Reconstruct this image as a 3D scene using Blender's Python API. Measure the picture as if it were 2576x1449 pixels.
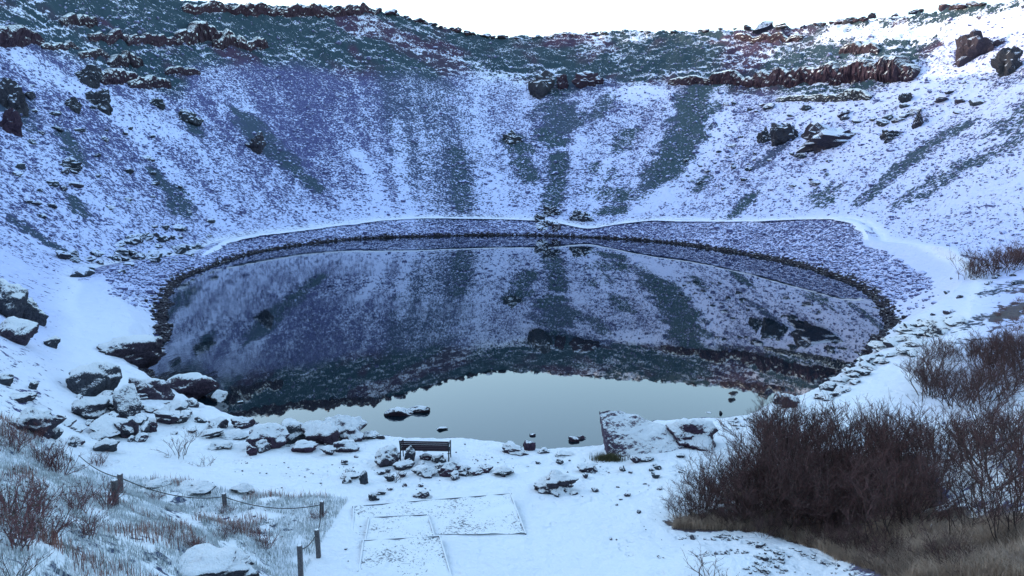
import bpy, bmesh, math, random
import numpy as np
from mathutils import Vector, Matrix
R = math.radians
for o in list(bpy.data.objects): bpy.data.objects.remove(o)
scene = bpy.context.scene
COL = scene.collection
rng = random.Random(7)

# ------------------------------------------------------------------ camera, sky, sun, exposure
CAM_H, PITCH, F = 10.7, R(8.5), 2000.0          # F: focal length in pixels of a 2576 px wide picture
cam_d = bpy.data.cameras.new('camera'); cam = bpy.data.objects.new('camera', cam_d); COL.objects.link(cam)
cam.location = (0, 0, CAM_H); cam.rotation_euler = (R(90) - PITCH, 0, 0)
cam_d.sensor_width = 36; cam_d.lens = 36 * F / 2576; cam_d.clip_start = 0.1; cam_d.clip_end = 9000
scene.camera = cam
SUN_EL, SUN_AZ = R(8.0), R(-80)                  # azimuth measured from +Y towards +X
w = bpy.data.worlds.new('World'); scene.world = w; w.use_nodes = True
nt = w.node_tree; nt.nodes.clear()
sky = nt.nodes.new('ShaderNodeTexSky'); sky.sky_type = 'NISHITA'; sky.sun_disc = False
sky.sun_elevation = SUN_EL; sky.sun_rotation = SUN_AZ
sky.air_density = 1.0; sky.dust_density = 1.1; sky.ozone_density = 1.3; sky.altitude = 50
bg = nt.nodes.new('ShaderNodeBackground'); bg.inputs['Strength'].default_value = 0.15
wo = nt.nodes.new('ShaderNodeOutputWorld')
nt.links.new(sky.outputs[0], bg.inputs[0]); nt.links.new(bg.outputs[0], wo.inputs[0])
sd = bpy.data.lights.new('sun', 'SUN'); sd.energy = 0.7; sd.angle = R(0.5); sd.color = (1, 0.86, 0.72)
sun = bpy.data.objects.new('sun', sd); COL.objects.link(sun)
to_sun = Vector((math.sin(SUN_AZ) * math.cos(SUN_EL), math.cos(SUN_AZ) * math.cos(SUN_EL), math.sin(SUN_EL)))
sun.rotation_euler = to_sun.to_track_quat('Z', 'Y').to_euler()
vs = scene.view_settings
vs.view_transform = 'Standard'; vs.look = 'None'; vs.gamma = 1; vs.use_curve_mapping = False
vs.exposure = 2.55
scene.render.engine = 'CYCLES'

# ------------------------------------------------------------------ helpers
def tag(o, label=None, cat=None, group=None, kind=None):
    if label: o['label'] = label
    if cat: o['category'] = cat
    if group: o['group'] = group
    if kind: o['kind'] = kind
    return o

def mesh_obj(name, me, mat=None, parent=None):
    o = bpy.data.objects.new(name, me); COL.objects.link(o)
    if mat is not None and not me.materials: me.materials.append(mat)
    if parent is not None: o.parent = parent
    return o

def empty(name, loc, rz=0):
    o = bpy.data.objects.new(name, None); COL.objects.link(o)
    o.location = loc; o.rotation_euler = (0, 0, rz); o.empty_display_size = 0.2
    return o

def bulk_mesh(name, verts, faces, smooth=False):
    """verts (n,3), faces (m,k) with k = 3 or 4"""
    me = bpy.data.meshes.new(name)
    verts = np.asarray(verts, np.float32); faces = np.asarray(faces, np.int32)
    n, k = faces.shape
    me.vertices.add(len(verts)); me.vertices.foreach_set('co', verts.ravel())
    me.loops.add(n * k); me.loops.foreach_set('vertex_index', faces.ravel())
    me.polygons.add(n); me.polygons.foreach_set('loop_start', np.arange(0, n * k, k, dtype=np.int32))
    me.polygons.foreach_set('loop_total', np.full(n, k, np.int32))
    me.polygons.foreach_set('use_smooth', np.full(n, smooth, bool))
    me.update(calc_edges=True); me.validate()
    return me

_P = np.random.RandomState(3).permutation(4096)
_A = np.random.RandomState(4).rand(4096) * 2 * np.pi
_GX, _GY = np.cos(_A), np.sin(_A)
def perlin(x, y, seed=0):
    xi = np.floor(x).astype(np.int64); yi = np.floor(y).astype(np.int64)
    xf = x - xi; yf = y - yi
    u = xf * xf * xf * (xf * (xf * 6 - 15) + 10); v = yf * yf * yf * (yf * (yf * 6 - 15) + 10)
    def g(a, b, dx, dy):
        h = _P[(_P[(a + seed * 131) & 4095] + b) & 4095]
        return _GX[h] * dx + _GY[h] * dy
    n00 = g(xi, yi, xf, yf); n10 = g(xi + 1, yi, xf - 1, yf)
    n01 = g(xi, yi + 1, xf, yf - 1); n11 = g(xi + 1, yi + 1, xf - 1, yf - 1)
    a = n00 + u * (n10 - n00); b = n01 + u * (n11 - n01)
    return (a + v * (b - a)) * 1.5
def fbm(x, y, f, octv, seed=0, gain=0.5):
    s = 0; a = 1; t = 0
    for i in range(octv):
        s = s + a * perlin(x * f + 17.3 * i, y * f - 9.1 * i, seed + i); t += a; a *= gain; f *= 2.03
    return s / t
def sstep(a, b, x):
    t = np.clip((x - a) / (b - a), 0, 1); return t * t * (3 - 2 * t)

def ray(px, py):
    u = (px - 1288) / F; v = (724.5 - py) / F
    return np.array([u, math.cos(PITCH) + v * math.sin(PITCH), -math.sin(PITCH) + v * math.cos(PITCH)])
def on_plane(px, py, z):
    d = ray(px, py); t = (z - CAM_H) / d[2]; return d[0] * t, d[1] * t, z

# ------------------------------------------------------------------ the crater as a height function
CX, CY = 0.0, 80.0
def polar(x, y):
    return np.arctan2(x - CX, y - CY), np.hypot(x - CX, y - CY)
def curve(pts):
    """pts: list of (phi, value) -> periodic interpolator, sampled and lightly smoothed"""
    pts = sorted(pts); p = np.array([a for a, b in pts]); v = np.array([b for a, b in pts])
    g = np.linspace(-np.pi, np.pi, 1441)
    s = np.interp(g, np.r_[p - 2 * np.pi, p, p + 2 * np.pi], np.r_[v, v, v])
    return g, s
def smooth(cv, k):
    g, s = cv; n = 2 * k + 1; e = np.r_[s[:-1][-k:], s, s[1:][:k]]
    return g, np.convolve(e, np.ones(n) / n, 'valid')
shore_px = [(345,922),(362,938),(400,965),(470,1000),(530,1030),(560,1041),(610,1060),(650,1078),(760,1090),(900,1100),(965,1104),(1010,1108),(1130,1112),
 (1200,1118),(1270,1125),(1330,1135),(1390,1136),(1450,1134),(1510,1128),(1560,1098),(1640,1068),(1750,1060),(1815,1060),(1860,1050),(1900,1035),(1950,1015),
 (2000,1003),(2060,985),(2080,960),(2140,930),(2165,905),(2195,860),(2240,825),(2220,790),(2205,755),(2180,735),(2140,710),(2080,690),(2000,665),(1900,645),
 (1800,628),(1700,613),(1600,604),(1500,598),(1400,594),(1300,592),(1200,592),(1100,594),(1000,597),(900,601),(800,611),(700,625),(640,636),(580,653),(520,675),
 (480,690),(440,712),(425,735),(415,770),(410,800),(420,825),(415,850),(400,870),(380,890)]
RLc = curve([polar(*on_plane(a, b, 0)[:2]) for a, b in shore_px])
def terp(c, phi): return np.interp(phi, c[0], c[1])
BANK = 0.55
def solve_bank(px, py):
    d = ray(px, py)
    for t in np.arange(30, 240, 0.1):
        x, y, z = d[0] * t, d[1] * t, CAM_H + d[2] * t
        ph, r = polar(x, y)
        if r > terp(RLc, ph) and z <= BANK * (r - terp(RLc, ph)): return ph, r, z
    raise RuntimeError((px, py))
path_px = [(500,638),(560,607),(640,590),(740,579),(850,565),(960,552),(1060,547),(1160,547),(1260,549),(1360,552),(1430,562),(1480,574),(1560,561),
           (1640,552),(1800,555),(1900,555),(2000,550),(2100,548),(2150,556),(2185,582),(2200,608)]
path_far = [solve_bank(a, b) for a, b in path_px]
# outer foot of the slope: (phi, r, z)
foot = [(ph, r + 1.2, z) for ph, r, z in path_far]
for x, y, z in [(37,68,4.0),(33,57,3.6),(27,46,3.0),(21.5,38,2.2),(18.5,34,1.6),(14.0,30,1.1),(12,26.5,1.05),(10,22.5,1.15),(8.5,19.0,1.3),(6,15.5,1.5),
                (2,13.5,1.5),(-2,13,1.5),(-4.3,15,1.45),(-5.6,18.5,1.3),(-8.5,21,1.25),(-12,22.5,1.35),(-15.5,28,1.5),(-19.5,35,1.7),(-25,45,2.1),(-31,56,2.6)]:
    ph, r = polar(x, y); foot.append((ph, r, z))
RSc = smooth(curve([(a, b) for a, b, c in foot]), 4); zSc = smooth(curve([(a, c) for a, b, c in foot]), 6)
# rim: distance from an ellipse, height from the skyline
def rim_at(px, py):
    d = ray(px, py)
    for t in np.arange(60, 320, 0.2):
        x, y = d[0] * t, d[1] * t
        if y > 80 and (x / 88) ** 2 + ((y - CY) / 135) ** 2 > 1:
            ph, r = polar(x, y); return ph, r, CAM_H + d[2] * t
sky_px = [(330,-34),(460,-4),(600,11),(700,14),(800,12),(900,14),(950,20),(1000,33),(1050,50),(1100,62),(1150,75),(1200,86),(1270,91),(1330,92),(1400,86),(1500,80),(1600,78),
          (1700,77),(1800,72),(1900,69),(2000,65),(2080,57),(2150,46),(2230,36),(2300,27),(2400,13),(2470,4),(2560,-6)]
rim = [rim_at(a, b) for a, b in sky_px]
for x, y, z in [(-86,112,46),(-88,80,47),(-80,35,45),(-55,-22,42),(0,-55,40),(55,-22,40),(80,35,39),(88,80,38.5),(86,105,38)]:
    ph, r = polar(x, y); rim.append((ph, r, z))
RRc = smooth(curve([(a, b) for a, b, c in rim]), 5); Hc = smooth(curve([(a, c) for a, b, c in rim]), 3)
BANDc = None
FLAT = []       # (x, y, radius) spots kept level
def height(x, y, detail=True):
    x = np.asarray(x, float); y = np.asarray(y, float)
    ph, r = polar(x, y)
    RL = terp(RLc, ph); RS = np.maximum(terp(RSc, ph), RL + 1.5); RR = terp(RRc, ph); zS = terp(zSc, ph); H = terp(Hc, ph)
    near = sstep(0.60, 0.95, np.abs(ph) / np.pi)                      # 1 on the camera's side
    d = r - RL; W = RS - RL
    if detail: d = d + (0.35 * fbm(x, y, 0.45, 2, 5) + .12 * fbm(x, y, 2.1, 1, 8)) * sstep(3.0, 0.8, np.abs(d))
    a = 0.97 - 0.75 * near
    bank = zS * (a * np.clip(d * BANK / (zS * a), 0, 1) + (1 - a) * np.clip(d / W, 0, 1))
    bank = np.where(d < 0, np.maximum(d * 0.35, -6), bank)
    q = (r - RS) / (RR - RS)
    e = 1.16 - 0.12 * near + 0.45 * sstep(.45, .62, ph / np.pi) * sstep(.97, .85, ph / np.pi)
    qc = np.clip(q, 0, 1)
    top = zS + (H - zS) * qc ** e
    outv = H - 0.16 * np.clip(r - RR, 0, 160) - 0.004 * np.clip(r - RR - 160, 0, 4000)
    z = np.where(q <= 0, bank, np.where(q < 1, top, outv))
    if not detail: return z
    up = sstep(0.0, 0.12, q) * sstep(3.0, 1.2, q)
    arc = ph * 62
    z = z + up * (1.5 * fbm(x, y, 0.022, 3, 11) * sstep(0, .5, q) + 0.75 * fbm(arc * 0.11, qc * 2.0, 1.0, 3, 21) * sstep(1, .75, q))
    # ledges of the rock band below the rim
    band = sstep(-0.05, 0.10, q - terp(BANDc, ph)) * sstep(1.35, 1.0, q)
    P = 1.9
    wv = z + 9.0 * fbm(x, y, 0.024, 3, 31) + 2.6 * fbm(x, y, 0.13, 4, 33, .6)
    t = wv / P; k = np.floor(t); fr = t - k
    z = z + band * 0.62 * sstep(-.30, .30, fbm(x, y, 0.09, 2, 34)) * ((k + sstep(0.45, 0.92, fr)) * P - wv)
    z = z + band * (1.2 * fbm(x, y, 0.16, 3, 36, .6) + 0.42 * fbm(x, y, .75, 3, 38, .65))
    # stones and hummocks, kept off the path, the shelf and the lake
    slope_m = sstep(0.0, 0.05, q)
    far = sstep(45, 80, y)
    rough = slope_m * (0.16 + 0.12 * far) + 0.075 * (1 - slope_m) * sstep(0.2, 1.2, d) * near
    bankm = sstep(.3, 1.0, d) * sstep(-.6, -1.6, (r - RS)) * (1 - near)
    z = z + (rough + 0.16 * bankm) * fbm(x, y, 0.9, 3, 41, 0.62)
    # foreground hummocks on the left meadow and under the thicket
    hum = sstep(30, 24, y) * sstep(10, 15, y) * sstep(3.5, 6.5, np.abs(x))
    z = z + hum * (0.28 * fbm(x, y, 0.45, 2, 51))
    # low snow bank in the right corner
    z = z + 0.40 * np.exp(-(((x - 5.2 - (17.8 - y) * .5) / 2.6) ** 2 + ((y - 17.3) / 1.0) ** 2))
    return z
def cast(px, py, detail=True):
    d = ray(px, py); t = np.r_[np.arange(6, 45, 0.15), np.arange(45, 330, 0.5)]
    x, y, zr = d[0] * t, d[1] * t, CAM_H + d[2] * t
    h = np.maximum(height(x, y, detail), 0) - zr
    i = np.argmax(h > 0)
    if not (h > 0).any(): i = len(t) - 1
    if i == 0: return x[0], y[0], zr[0]
    f = h[i - 1] / (h[i - 1] - h[i] - 1e-9); tt = t[i - 1] + f * (t[i] - t[i - 1])
    return d[0] * tt, d[1] * tt, CAM_H + d[2] * tt
band_px = [(-60,95),(60,120),(160,150),(280,190),(400,232),(470,250),(490,180),(560,158),(700,160),(800,168),(930,195),(1060,200),(1190,200),(1330,215),(1390,255),(1450,225),
           (1540,212),(1680,222),(1790,222),(1900,245),(2000,250),(2120,245),(2230,225),(2285,185),(2310,125),(2400,70),(2500,45),(2600,35)]
bp = []
for a, b in band_px:
    x, y, z = cast(a, b, False); ph, r = polar(x, y); bp.append((ph, float((r - terp(RSc, ph)) / (terp(RRc, ph) - terp(RSc, ph)))))
for x, y in [(-86,60),(-60,-20),(0,-55),(60,-20),(86,60)]: bp.append((polar(x, y)[0], .72))
BANDc = smooth(curve(bp), 4)
def hgt(x, y): return float(height(np.array([x]), np.array([y]))[0])

# ------------------------------------------------------------------ materials
def mat_new(name):
    m = bpy.data.materials.new(name); m.use_nodes = True; nt = m.node_tree; nt.nodes.clear()
    out = nt.nodes.new('ShaderNodeOutputMaterial'); b = nt.nodes.new('ShaderNodeBsdfPrincipled')
    nt.links.new(b.outputs[0], out.inputs[0]); return m, nt, b
class NB:
    def __init__(s, nt): s.nt = nt
    def n(s, t, **kw):
        x = s.nt.nodes.new(t)
        for k, v in kw.items(): setattr(x, k, v)
        return x
    def link(s, a, b): s.nt.links.new(a, b)
    def val(s, sock, v):
        if hasattr(v, 'is_output') or isinstance(v, bpy.types.NodeSocket): s.link(v, sock)
        else: sock.default_value = v
    def math(s, op, a, b=0.0, clamp=False):
        m = s.n('ShaderNodeMath', operation=op, use_clamp=clamp); s.val(m.inputs[0], a); s.val(m.inputs[1], b); return m.outputs[0]
    def noise(s, vec, scale, detail=3, rough=.55):
        m = s.n('ShaderNodeTexNoise'); s.link(vec, m.inputs['Vector']); m.inputs['Scale'].default_value = scale
        m.inputs['Detail'].default_value = detail; m.inputs['Roughness'].default_value = rough; return m.outputs['Fac']
    def ramp(s, v, a, b):
        m = s.n('ShaderNodeMapRange', interpolation_type='SMOOTHSTEP'); s.val(m.inputs[0], v)
        s.val(m.inputs[1], a); s.val(m.inputs[2], b); return m.outputs[0]
    def mix(s, f, a, b):
        m = s.n('ShaderNodeMix', data_type='RGBA'); s.val(m.inputs[0], f); s.val(m.inputs[6], a); s.val(m.inputs[7], b); return m.outputs[2]
    def bump(s, h, strength, dist):
        m = s.n('ShaderNodeBump'); s.link(h, m.inputs['Height']); m.inputs['Strength'].default_value = strength; m.inputs['Distance'].default_value = dist
        return m.outputs[0]
def C(r, g, b): return (r, g, b, 1)
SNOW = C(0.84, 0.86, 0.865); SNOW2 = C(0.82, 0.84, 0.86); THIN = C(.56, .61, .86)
BASALT = C(0.024, 0.048, 0.066); SCREE = C(0.105, 0.11, 0.19); PURPLE = C(0.050, 0.032, 0.062)

def ground_material():
    m, nt, b = mat_new('snowy_crater_ground'); g = NB(nt)
    at = g.n('ShaderNodeAttribute', attribute_name='mask'); sp = g.n('ShaderNodeSeparateColor'); g.link(at.outputs['Color'], sp.inputs[0])
    cov, kind, veg = sp.outputs[0], sp.outputs[1], sp.outputs[2]
    pos = g.n('ShaderNodeNewGeometry').outputs['Position']
    n1 = g.noise(pos, 2.6, 3, .6); n2 = g.noise(pos, 9.0, 3, .6); n3 = g.noise(pos, .35, 3, .5)
    nn = g.math('ADD', g.math('MULTIPLY', n1, .78), g.math('MULTIPLY', n2, .22))
    th = g.math('SUBTRACT', 0.78, g.math('MULTIPLY', cov, .56))
    d = g.math('SUBTRACT', nn, th)
    snow = g.ramp(d, -.03, .03)
    rock = g.mix(g.ramp(n2, .33, .54), C(.18, .185, .38), C(.040, .042, .115))
    rock = g.mix(kind, rock, g.mix(g.ramp(g.noise(pos, .06, 3, .5), .52, .62), BASALT, PURPLE))
    rock = g.mix(veg, rock, g.mix(g.ramp(n2, .4, .6), C(.022, .042, .055), C(.05, .085, .105)))
    at2 = g.n('ShaderNodeAttribute', attribute_name='mask2'); sp2 = g.n('ShaderNodeSeparateColor'); g.link(at2.outputs['Color'], sp2.inputs[0])
    rock = g.mix(sp2.outputs[0], rock, g.mix(g.ramp(n2, .4, .62), C(.10, .075, .06), C(.17, .125, .09)))
    rock = g.mix(sp2.outputs[1], rock, C(.012, .010, .014))
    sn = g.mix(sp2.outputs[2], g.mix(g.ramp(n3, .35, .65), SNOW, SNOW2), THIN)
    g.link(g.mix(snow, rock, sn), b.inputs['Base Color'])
    b.inputs['Roughness'].default_value = .85; b.inputs['Specular IOR Level'].default_value = .2
    vo = g.n('ShaderNodeTexVoronoi', feature='F1'); wv = g.n('ShaderNodeMapping'); g.link(pos, wv.inputs['Vector']); wv.inputs['Scale'].default_value = (2.6, 1.7, 0); g.link(wv.outputs[0], vo.inputs['Vector']); vo.inputs['Scale'].default_value = 1.0
    dent = g.math('MULTIPLY', g.ramp(vo.outputs['Distance'], .14, .34), g.ramp(g.noise(pos, .22, 2, .5), .40, .55)); n5 = g.noise(pos, 1.1, 2, .5)
    g.link(g.bump(g.math('ADD', g.math('ADD', g.math('MULTIPLY', dent, .28), g.math('MULTIPLY', n5, .9)), g.math('ADD', g.math('MULTIPLY', nn, 1.0), g.math('MULTIPLY', snow, .25))), .9, .17), b.inputs['Normal'])
    return m
def rock_material(name='snow_dusted_lava_rock', ca=C(.055, .066, .080), cb=C(.022, .028, .036), csn=None):
    """object colour: R snow amount, G 0 grey basalt .. 1 brown purple, B brightness of the stone"""
    m, nt, b = mat_new(name); g = NB(nt)
    oi = g.n('ShaderNodeObjectInfo'); sp = g.n('ShaderNodeSeparateColor'); g.link(oi.outputs['Color'], sp.inputs[0])
    geo = g.n('ShaderNodeNewGeometry'); pos = geo.outputs['Position']
    n1 = g.noise(pos, 2.2, 4, .6); n2 = g.noise(pos, 9, 4, .6); n3 = g.noise(pos, 26, 3, .6)
    nb = g.bump(g.math('ADD', n2, g.math('MULTIPLY', n1, 1.5)), .9, .14)
    dz = g.n('ShaderNodeSeparateXYZ'); g.link(nb, dz.inputs[0]); dg = g.n('ShaderNodeSeparateXYZ'); g.link(geo.outputs['Normal'], dg.inputs[0])
    nzz = g.math('ADD', g.math('MULTIPLY', dz.outputs[2], .3), g.math('MULTIPLY', dg.outputs[2], .7))
    v = g.math('ADD', g.math('MULTIPLY', nzz, .90), g.math('ADD', g.math('MULTIPLY', g.math('SUBTRACT', n2, .5), .85), g.math('MULTIPLY', g.math('SUBTRACT', n1, .5), .5)))
    v = g.math('ADD', v, g.math('MULTIPLY', g.math('SUBTRACT', n3, .5), .4))
    th = g.math('SUBTRACT', .945, g.math('MULTIPLY', sp.outputs[0], 1.05))
    snow = g.ramp(g.math('SUBTRACT', v, th), -.05, .07)
    st = g.mix(sp.outputs[1], ca, C(.072, .040, .064))
    st = g.mix(g.ramp(n2, .35, .7), st, g.mix(sp.outputs[1], cb, C(.028, .016, .030)))
    st = g.mix(g.math('MULTIPLY', g.ramp(n3, .55, .75), .35), st, C(.14, .13, .11))
    hsv = g.n('ShaderNodeHueSaturation'); g.link(st, hsv.inputs['Color']); g.link(g.math('MULTIPLY', sp.outputs[2], 2.0), hsv.inputs['Value'])
    g.link(g.mix(snow, hsv.outputs[0], csn or SNOW), b.inputs['Base Color'])
    b.inputs['Roughness'].default_value = .85; b.inputs['Specular IOR Level'].default_value = .25
    g.link(nb, b.inputs['Normal']); return m
def plain(name, c1, c2, scale, rough=.8, bump=.3, dist=.02, snow=0):
    m, nt, b = mat_new(name); g = NB(nt)
    geo = g.n('ShaderNodeNewGeometry'); pos = geo.outputs['Position']
    n = g.noise(pos, scale, 3, .6); col = g.mix(g.ramp(n, .35, .65), c1, c2)
    if snow:
        dz = g.n('ShaderNodeSeparateXYZ'); g.link(geo.outputs['Normal'], dz.inputs[0])
        s = g.ramp(g.math('ADD', g.math('MULTIPLY', dz.outputs[2], .7), g.math('MULTIPLY', n, .6)), 1.0 - snow * .5, 1.12 - snow * .5)
        col = g.mix(s, col, SNOW)
    g.link(col, b.inputs['Base Color']); b.inputs['Roughness'].default_value = rough; b.inputs['Specular IOR Level'].default_value = .25
    g.link(g.bump(n, bump, dist), b.inputs['Normal']); return m
def water_material():
    m, nt, b = mat_new('still_crater_lake'); g = NB(nt)
    pos = g.n('ShaderNodeNewGeometry').outputs['Position']
    mp = g.n('ShaderNodeMapping'); g.link(pos, mp.inputs['Vector']); mp.inputs['Scale'].default_value = (1, .45, 1)
    n = g.noise(mp.outputs[0], 1.6, 3, .55); sx = g.n('ShaderNodeSeparateXYZ'); g.link(pos, sx.inputs[0])
    patch = g.ramp(g.math('SUBTRACT', g.noise(pos, .03, 2, .5), g.math('MULTIPLY', sx.outputs[0], .012)), .58, .74)
    b.inputs['Base Color'].default_value = C(.004, .011, .017); b.inputs['IOR'].default_value = 1.5; b.inputs['Specular Tint'].default_value = C(.84, .92, 1.0)
    b.inputs['Specular IOR Level'].default_value = 1.0
    g.link(g.math('ADD', .012, g.math('MULTIPLY', patch, .025)), b.inputs['Roughness'])
    bm = g.n('ShaderNodeBump'); g.link(n, bm.inputs['Height']); bm.inputs['Distance'].default_value = .02
    g.link(g.math('ADD', .05, g.math('MULTIPLY', patch, .16)), bm.inputs['Strength']); g.link(bm.outputs[0], b.inputs['Normal'])
    return m
M_GROUND, M_ROCK, M_WATER = ground_material(), rock_material(), water_material()
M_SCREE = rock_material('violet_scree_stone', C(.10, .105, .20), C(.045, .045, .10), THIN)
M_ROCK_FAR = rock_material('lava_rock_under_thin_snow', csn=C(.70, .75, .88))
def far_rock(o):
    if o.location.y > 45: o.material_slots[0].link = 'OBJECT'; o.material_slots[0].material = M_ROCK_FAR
M_PATH = plain('trodden_snow', C(.78,.80,.88), C(.70, .74, .88), 1.6, .8, .3, .05)
M_WOOD = plain('weathered_post_wood', C(.13, .12, .12), C(.07, .065, .07), 22, .8, .5, .01, snow=.45)
M_EDGE = plain('snowed_edge_timber', C(.16, .17, .19), C(.09, .10, .12), 9, .8, .5, .01, snow=.95)
M_SLAT = plain('dark_stained_bench_wood', C(.045, .022, .032), C(.025, .014, .02), 18, .6, .3, .004)
M_IRON = plain('dark_bench_iron', C(.030, .040, .046), C(.018, .024, .03), 25, .5, .2, .003)
M_ROPE = plain('grey_rope', C(.10, .095, .09), C(.05, .05, .05), 60, .9, .4, .004)
M_GRAVEL = plain('snowy_gravel', SNOW, C(.62, .68, .76), 7, .9, .6, .03)
M_BARK = plain('willow_bark', C(.070, .046, .038), C(.035, .024, .020), 14, .8, .2, .004)
M_TWIG = plain('willow_twig', C(.135, .066, .060), C(.060, .032, .030), 10, .8, .1, .004)
M_TWIG2 = plain('heath_twig', C(.19, .085, .085), C(.10, .046, .048), 10, .8, .1, .004)
M_LEAF = plain('withered_leaf', C(.11, .085, .065), C(.05, .04, .035), 8, .8, .1, .004)
M_TAWNY = plain('tawny_grass', C(.30, .155, .12), C(.16, .08, .068), 1.3, .9, .1, .01)
M_FROST = plain('frosted_grass', C(.62, .66, .67), C(.27, .30, .29), 2.5, .9, .1, .01)
M_REED = plain('brown_dry_grass', C(.46, .335, .24), C(.22, .155, .115), 1.1, .9, .1, .01)

# ------------------------------------------------------------------ ground
az = np.concatenate([np.arange(-180, -39, 3.0), np.arange(-39, 39, 0.088), np.arange(39, 180, 3.0)])
az = np.radians(az)
rr = np.concatenate([[.02, .5], np.arange(1, 11, 1.0), np.arange(11, 37, 0.105), np.arange(37, 128, 0.31), np.arange(128, 236, 0.42),
                     236 * 1.09 ** np.arange(1, 33)])
nA, nR = len(az), len(rr)
RRm, AZm = np.meshgrid(rr, az, indexing='ij')
X = RRm * np.sin(AZm); Y = RRm * np.cos(AZm)
Z = np.concatenate([height(X[i:i + 100], Y[i:i + 100]) for i in range(0, nR, 100)])
# level the spots below built things
PAD = [on_plane(1095, 1290, 1.0)]
verts = np.stack([X, Y, Z], -1).reshape(-1, 3)
verts = np.vstack([verts, [[0, 0, hgt(0, 0)]]])
i0 = np.arange(nR - 1)[:, None] * nA; j = np.arange(nA)[None, :]; j1 = (j + 1) % nA
quads = np.stack([i0 + j, i0 + j1, i0 + nA + j1, i0 + nA + j], -1).reshape(-1, 4)[:, ::-1]
me = bulk_mesh('ground', verts, quads, True)
# cap at the camera's foot
# surface steepness
gx = np.gradient(Z, axis=1) / np.maximum(np.gradient(AZm, axis=1) * RRm, 1e-6)
gr = np.gradient(Z, axis=0) / np.gradient(RRm, axis=0)
NZ = 1 / np.sqrt(1 + gx ** 2 + gr ** 2)
PH, RAD = polar(X, Y)
RLm, RSm, RRr = terp(RLc, PH), terp(RSc, PH), terp(RRc, PH)
Qm = (RAD - RSm) / (RRr - RSm); Dm = RAD - RLm
nearm = sstep(0.60, 0.95, np.abs(PH) / np.pi)
band = sstep(-.03, .05, Qm - terp(BANDc, PH) + .05 * fbm(X, Y, .12, 3, 61))
def spine_mask(pts, width, soft=.6, seed=0, wob=.35):
    """soft stripe on the ground along world points that the given picture points fall on"""
    P = np.array([cast(a, b, False)[:2] for a, b in pts]); mask = np.zeros_like(X)
    lo = P.min(0) - width * 2.5; hi = P.max(0) + width * 2.5
    sel = (X > lo[0]) & (X < hi[0]) & (Y > lo[1]) & (Y < hi[1])
    x, y = X[sel], Y[sel]; best = np.full(x.shape, 1e9)
    if len(P) == 1: best = np.hypot(x - P[0, 0], y - P[0, 1])
    for k in range(len(P) - 1):
        v = P[k + 1] - P[k]; L = max((v ** 2).sum(), 1e-6)
        t = np.clip(((x - P[k, 0]) * v[0] + (y - P[k, 1]) * v[1]) / L, 0, 1)
        best = np.minimum(best, np.hypot(x - P[k, 0] - t * v[0], y - P[k, 1] - t * v[1]))
    best = best + width * wob * fbm(x, y, 1.6 / width, 4, 70 + seed, .65) * 2
    mask[sel] = sstep(width * (1 + soft * .5), width * (1 - soft * .5), best); return mask
# snow cover: 1 full .. 0 bare
arc = PH * 62
streak = fbm(arc * .16, Qm * 1.3, 1.0, 3, 81); patchy = fbm(X, Y, .06, 3, 85)
cov = 0.575 + .12 * streak + .10 * patchy + .16 * fbm(X, Y, .45, 3, 83) + .13 * fbm(arc * .55, Qm * 2.6, 1.0, 4, 84, .6)
leftw = sstep(.25, .7, -PH / np.pi); rightw = sstep(.12, .35, PH / np.pi)
cov = cov + .10 * leftw + .16 * rightw
cov = cov - .14 * sstep(.10, .02, np.abs(PH + .42) - .12) * sstep(.05, .2, Qm)        # darker scree left of the middle
cov = cov + .9 * (NZ - .87)
covband = .40 + 1.5 * (NZ - .80) + .34 * fbm(X, Y, .045, 3, 88) + .22 * fbm(X, Y, .16, 2, 90) + .16 * fbm(X, Y, .8, 2, 89)
covband = np.maximum(covband - .02, .22 + .22 * fbm(X, Y, .35, 3, 91))
cov = cov * (1 - band) + covband * band
bankm = sstep(.2, .6, Dm) * sstep(0, -.8, RAD - RSm) * (1 - nearm)
cov = np.where(Qm < 0, cov * (1 - bankm) + (.50 + .25 * patchy + .12 * fbm(X, Y, .3, 2, 182)) * bankm, cov)
shelf = sstep(.08, .42, nearm + .22 * fbm(X, Y, .18, 3, 171)) * sstep(.03, -.01, Qm) * sstep(.3, 1.2, Dm + .6 * fbm(X, Y, .5, 2, 172))
cov = cov * (1 - shelf) + shelf * np.maximum(.80 + .17 * sstep(.3, .8, nearm) + .16 * patchy + .12 * fbm(X, Y, .9, 2, 173) * (1 - sstep(.5, .9, nearm)), cov * .0)
cov = np.where(band < .5, np.maximum(cov, .22 + .1 * fbm(X, Y, .3, 2, 175)), cov)
kind = band.copy(); veg = np.zeros_like(X); dry = np.zeros_like(X); wet = np.zeros_like(X)
# snowy shelf with the path on both flanks
for pts, wd, amt in [([(2200,610),(2260,660),(2330,700),(2330,760),(2290,820)], 3.4, 1.0), ([(2420,680),(2380,740)], 2.5, .9),
                     ([(480,650),(380,690),(290,705),(235,740),(240,800),(215,860),(230,900),(420,925)], 1.9, 1.0), ([(130,780),(120,850),(100,900)], 2.0, .7),
                     ([(150,960),(330,960)], 1.5, .8), ([(2260,960),(2150,1000)], 1.6, 1.0)]:
    cov = np.maximum(cov, spine_mask(pts, wd, 1.0, 1) * amt)
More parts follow.
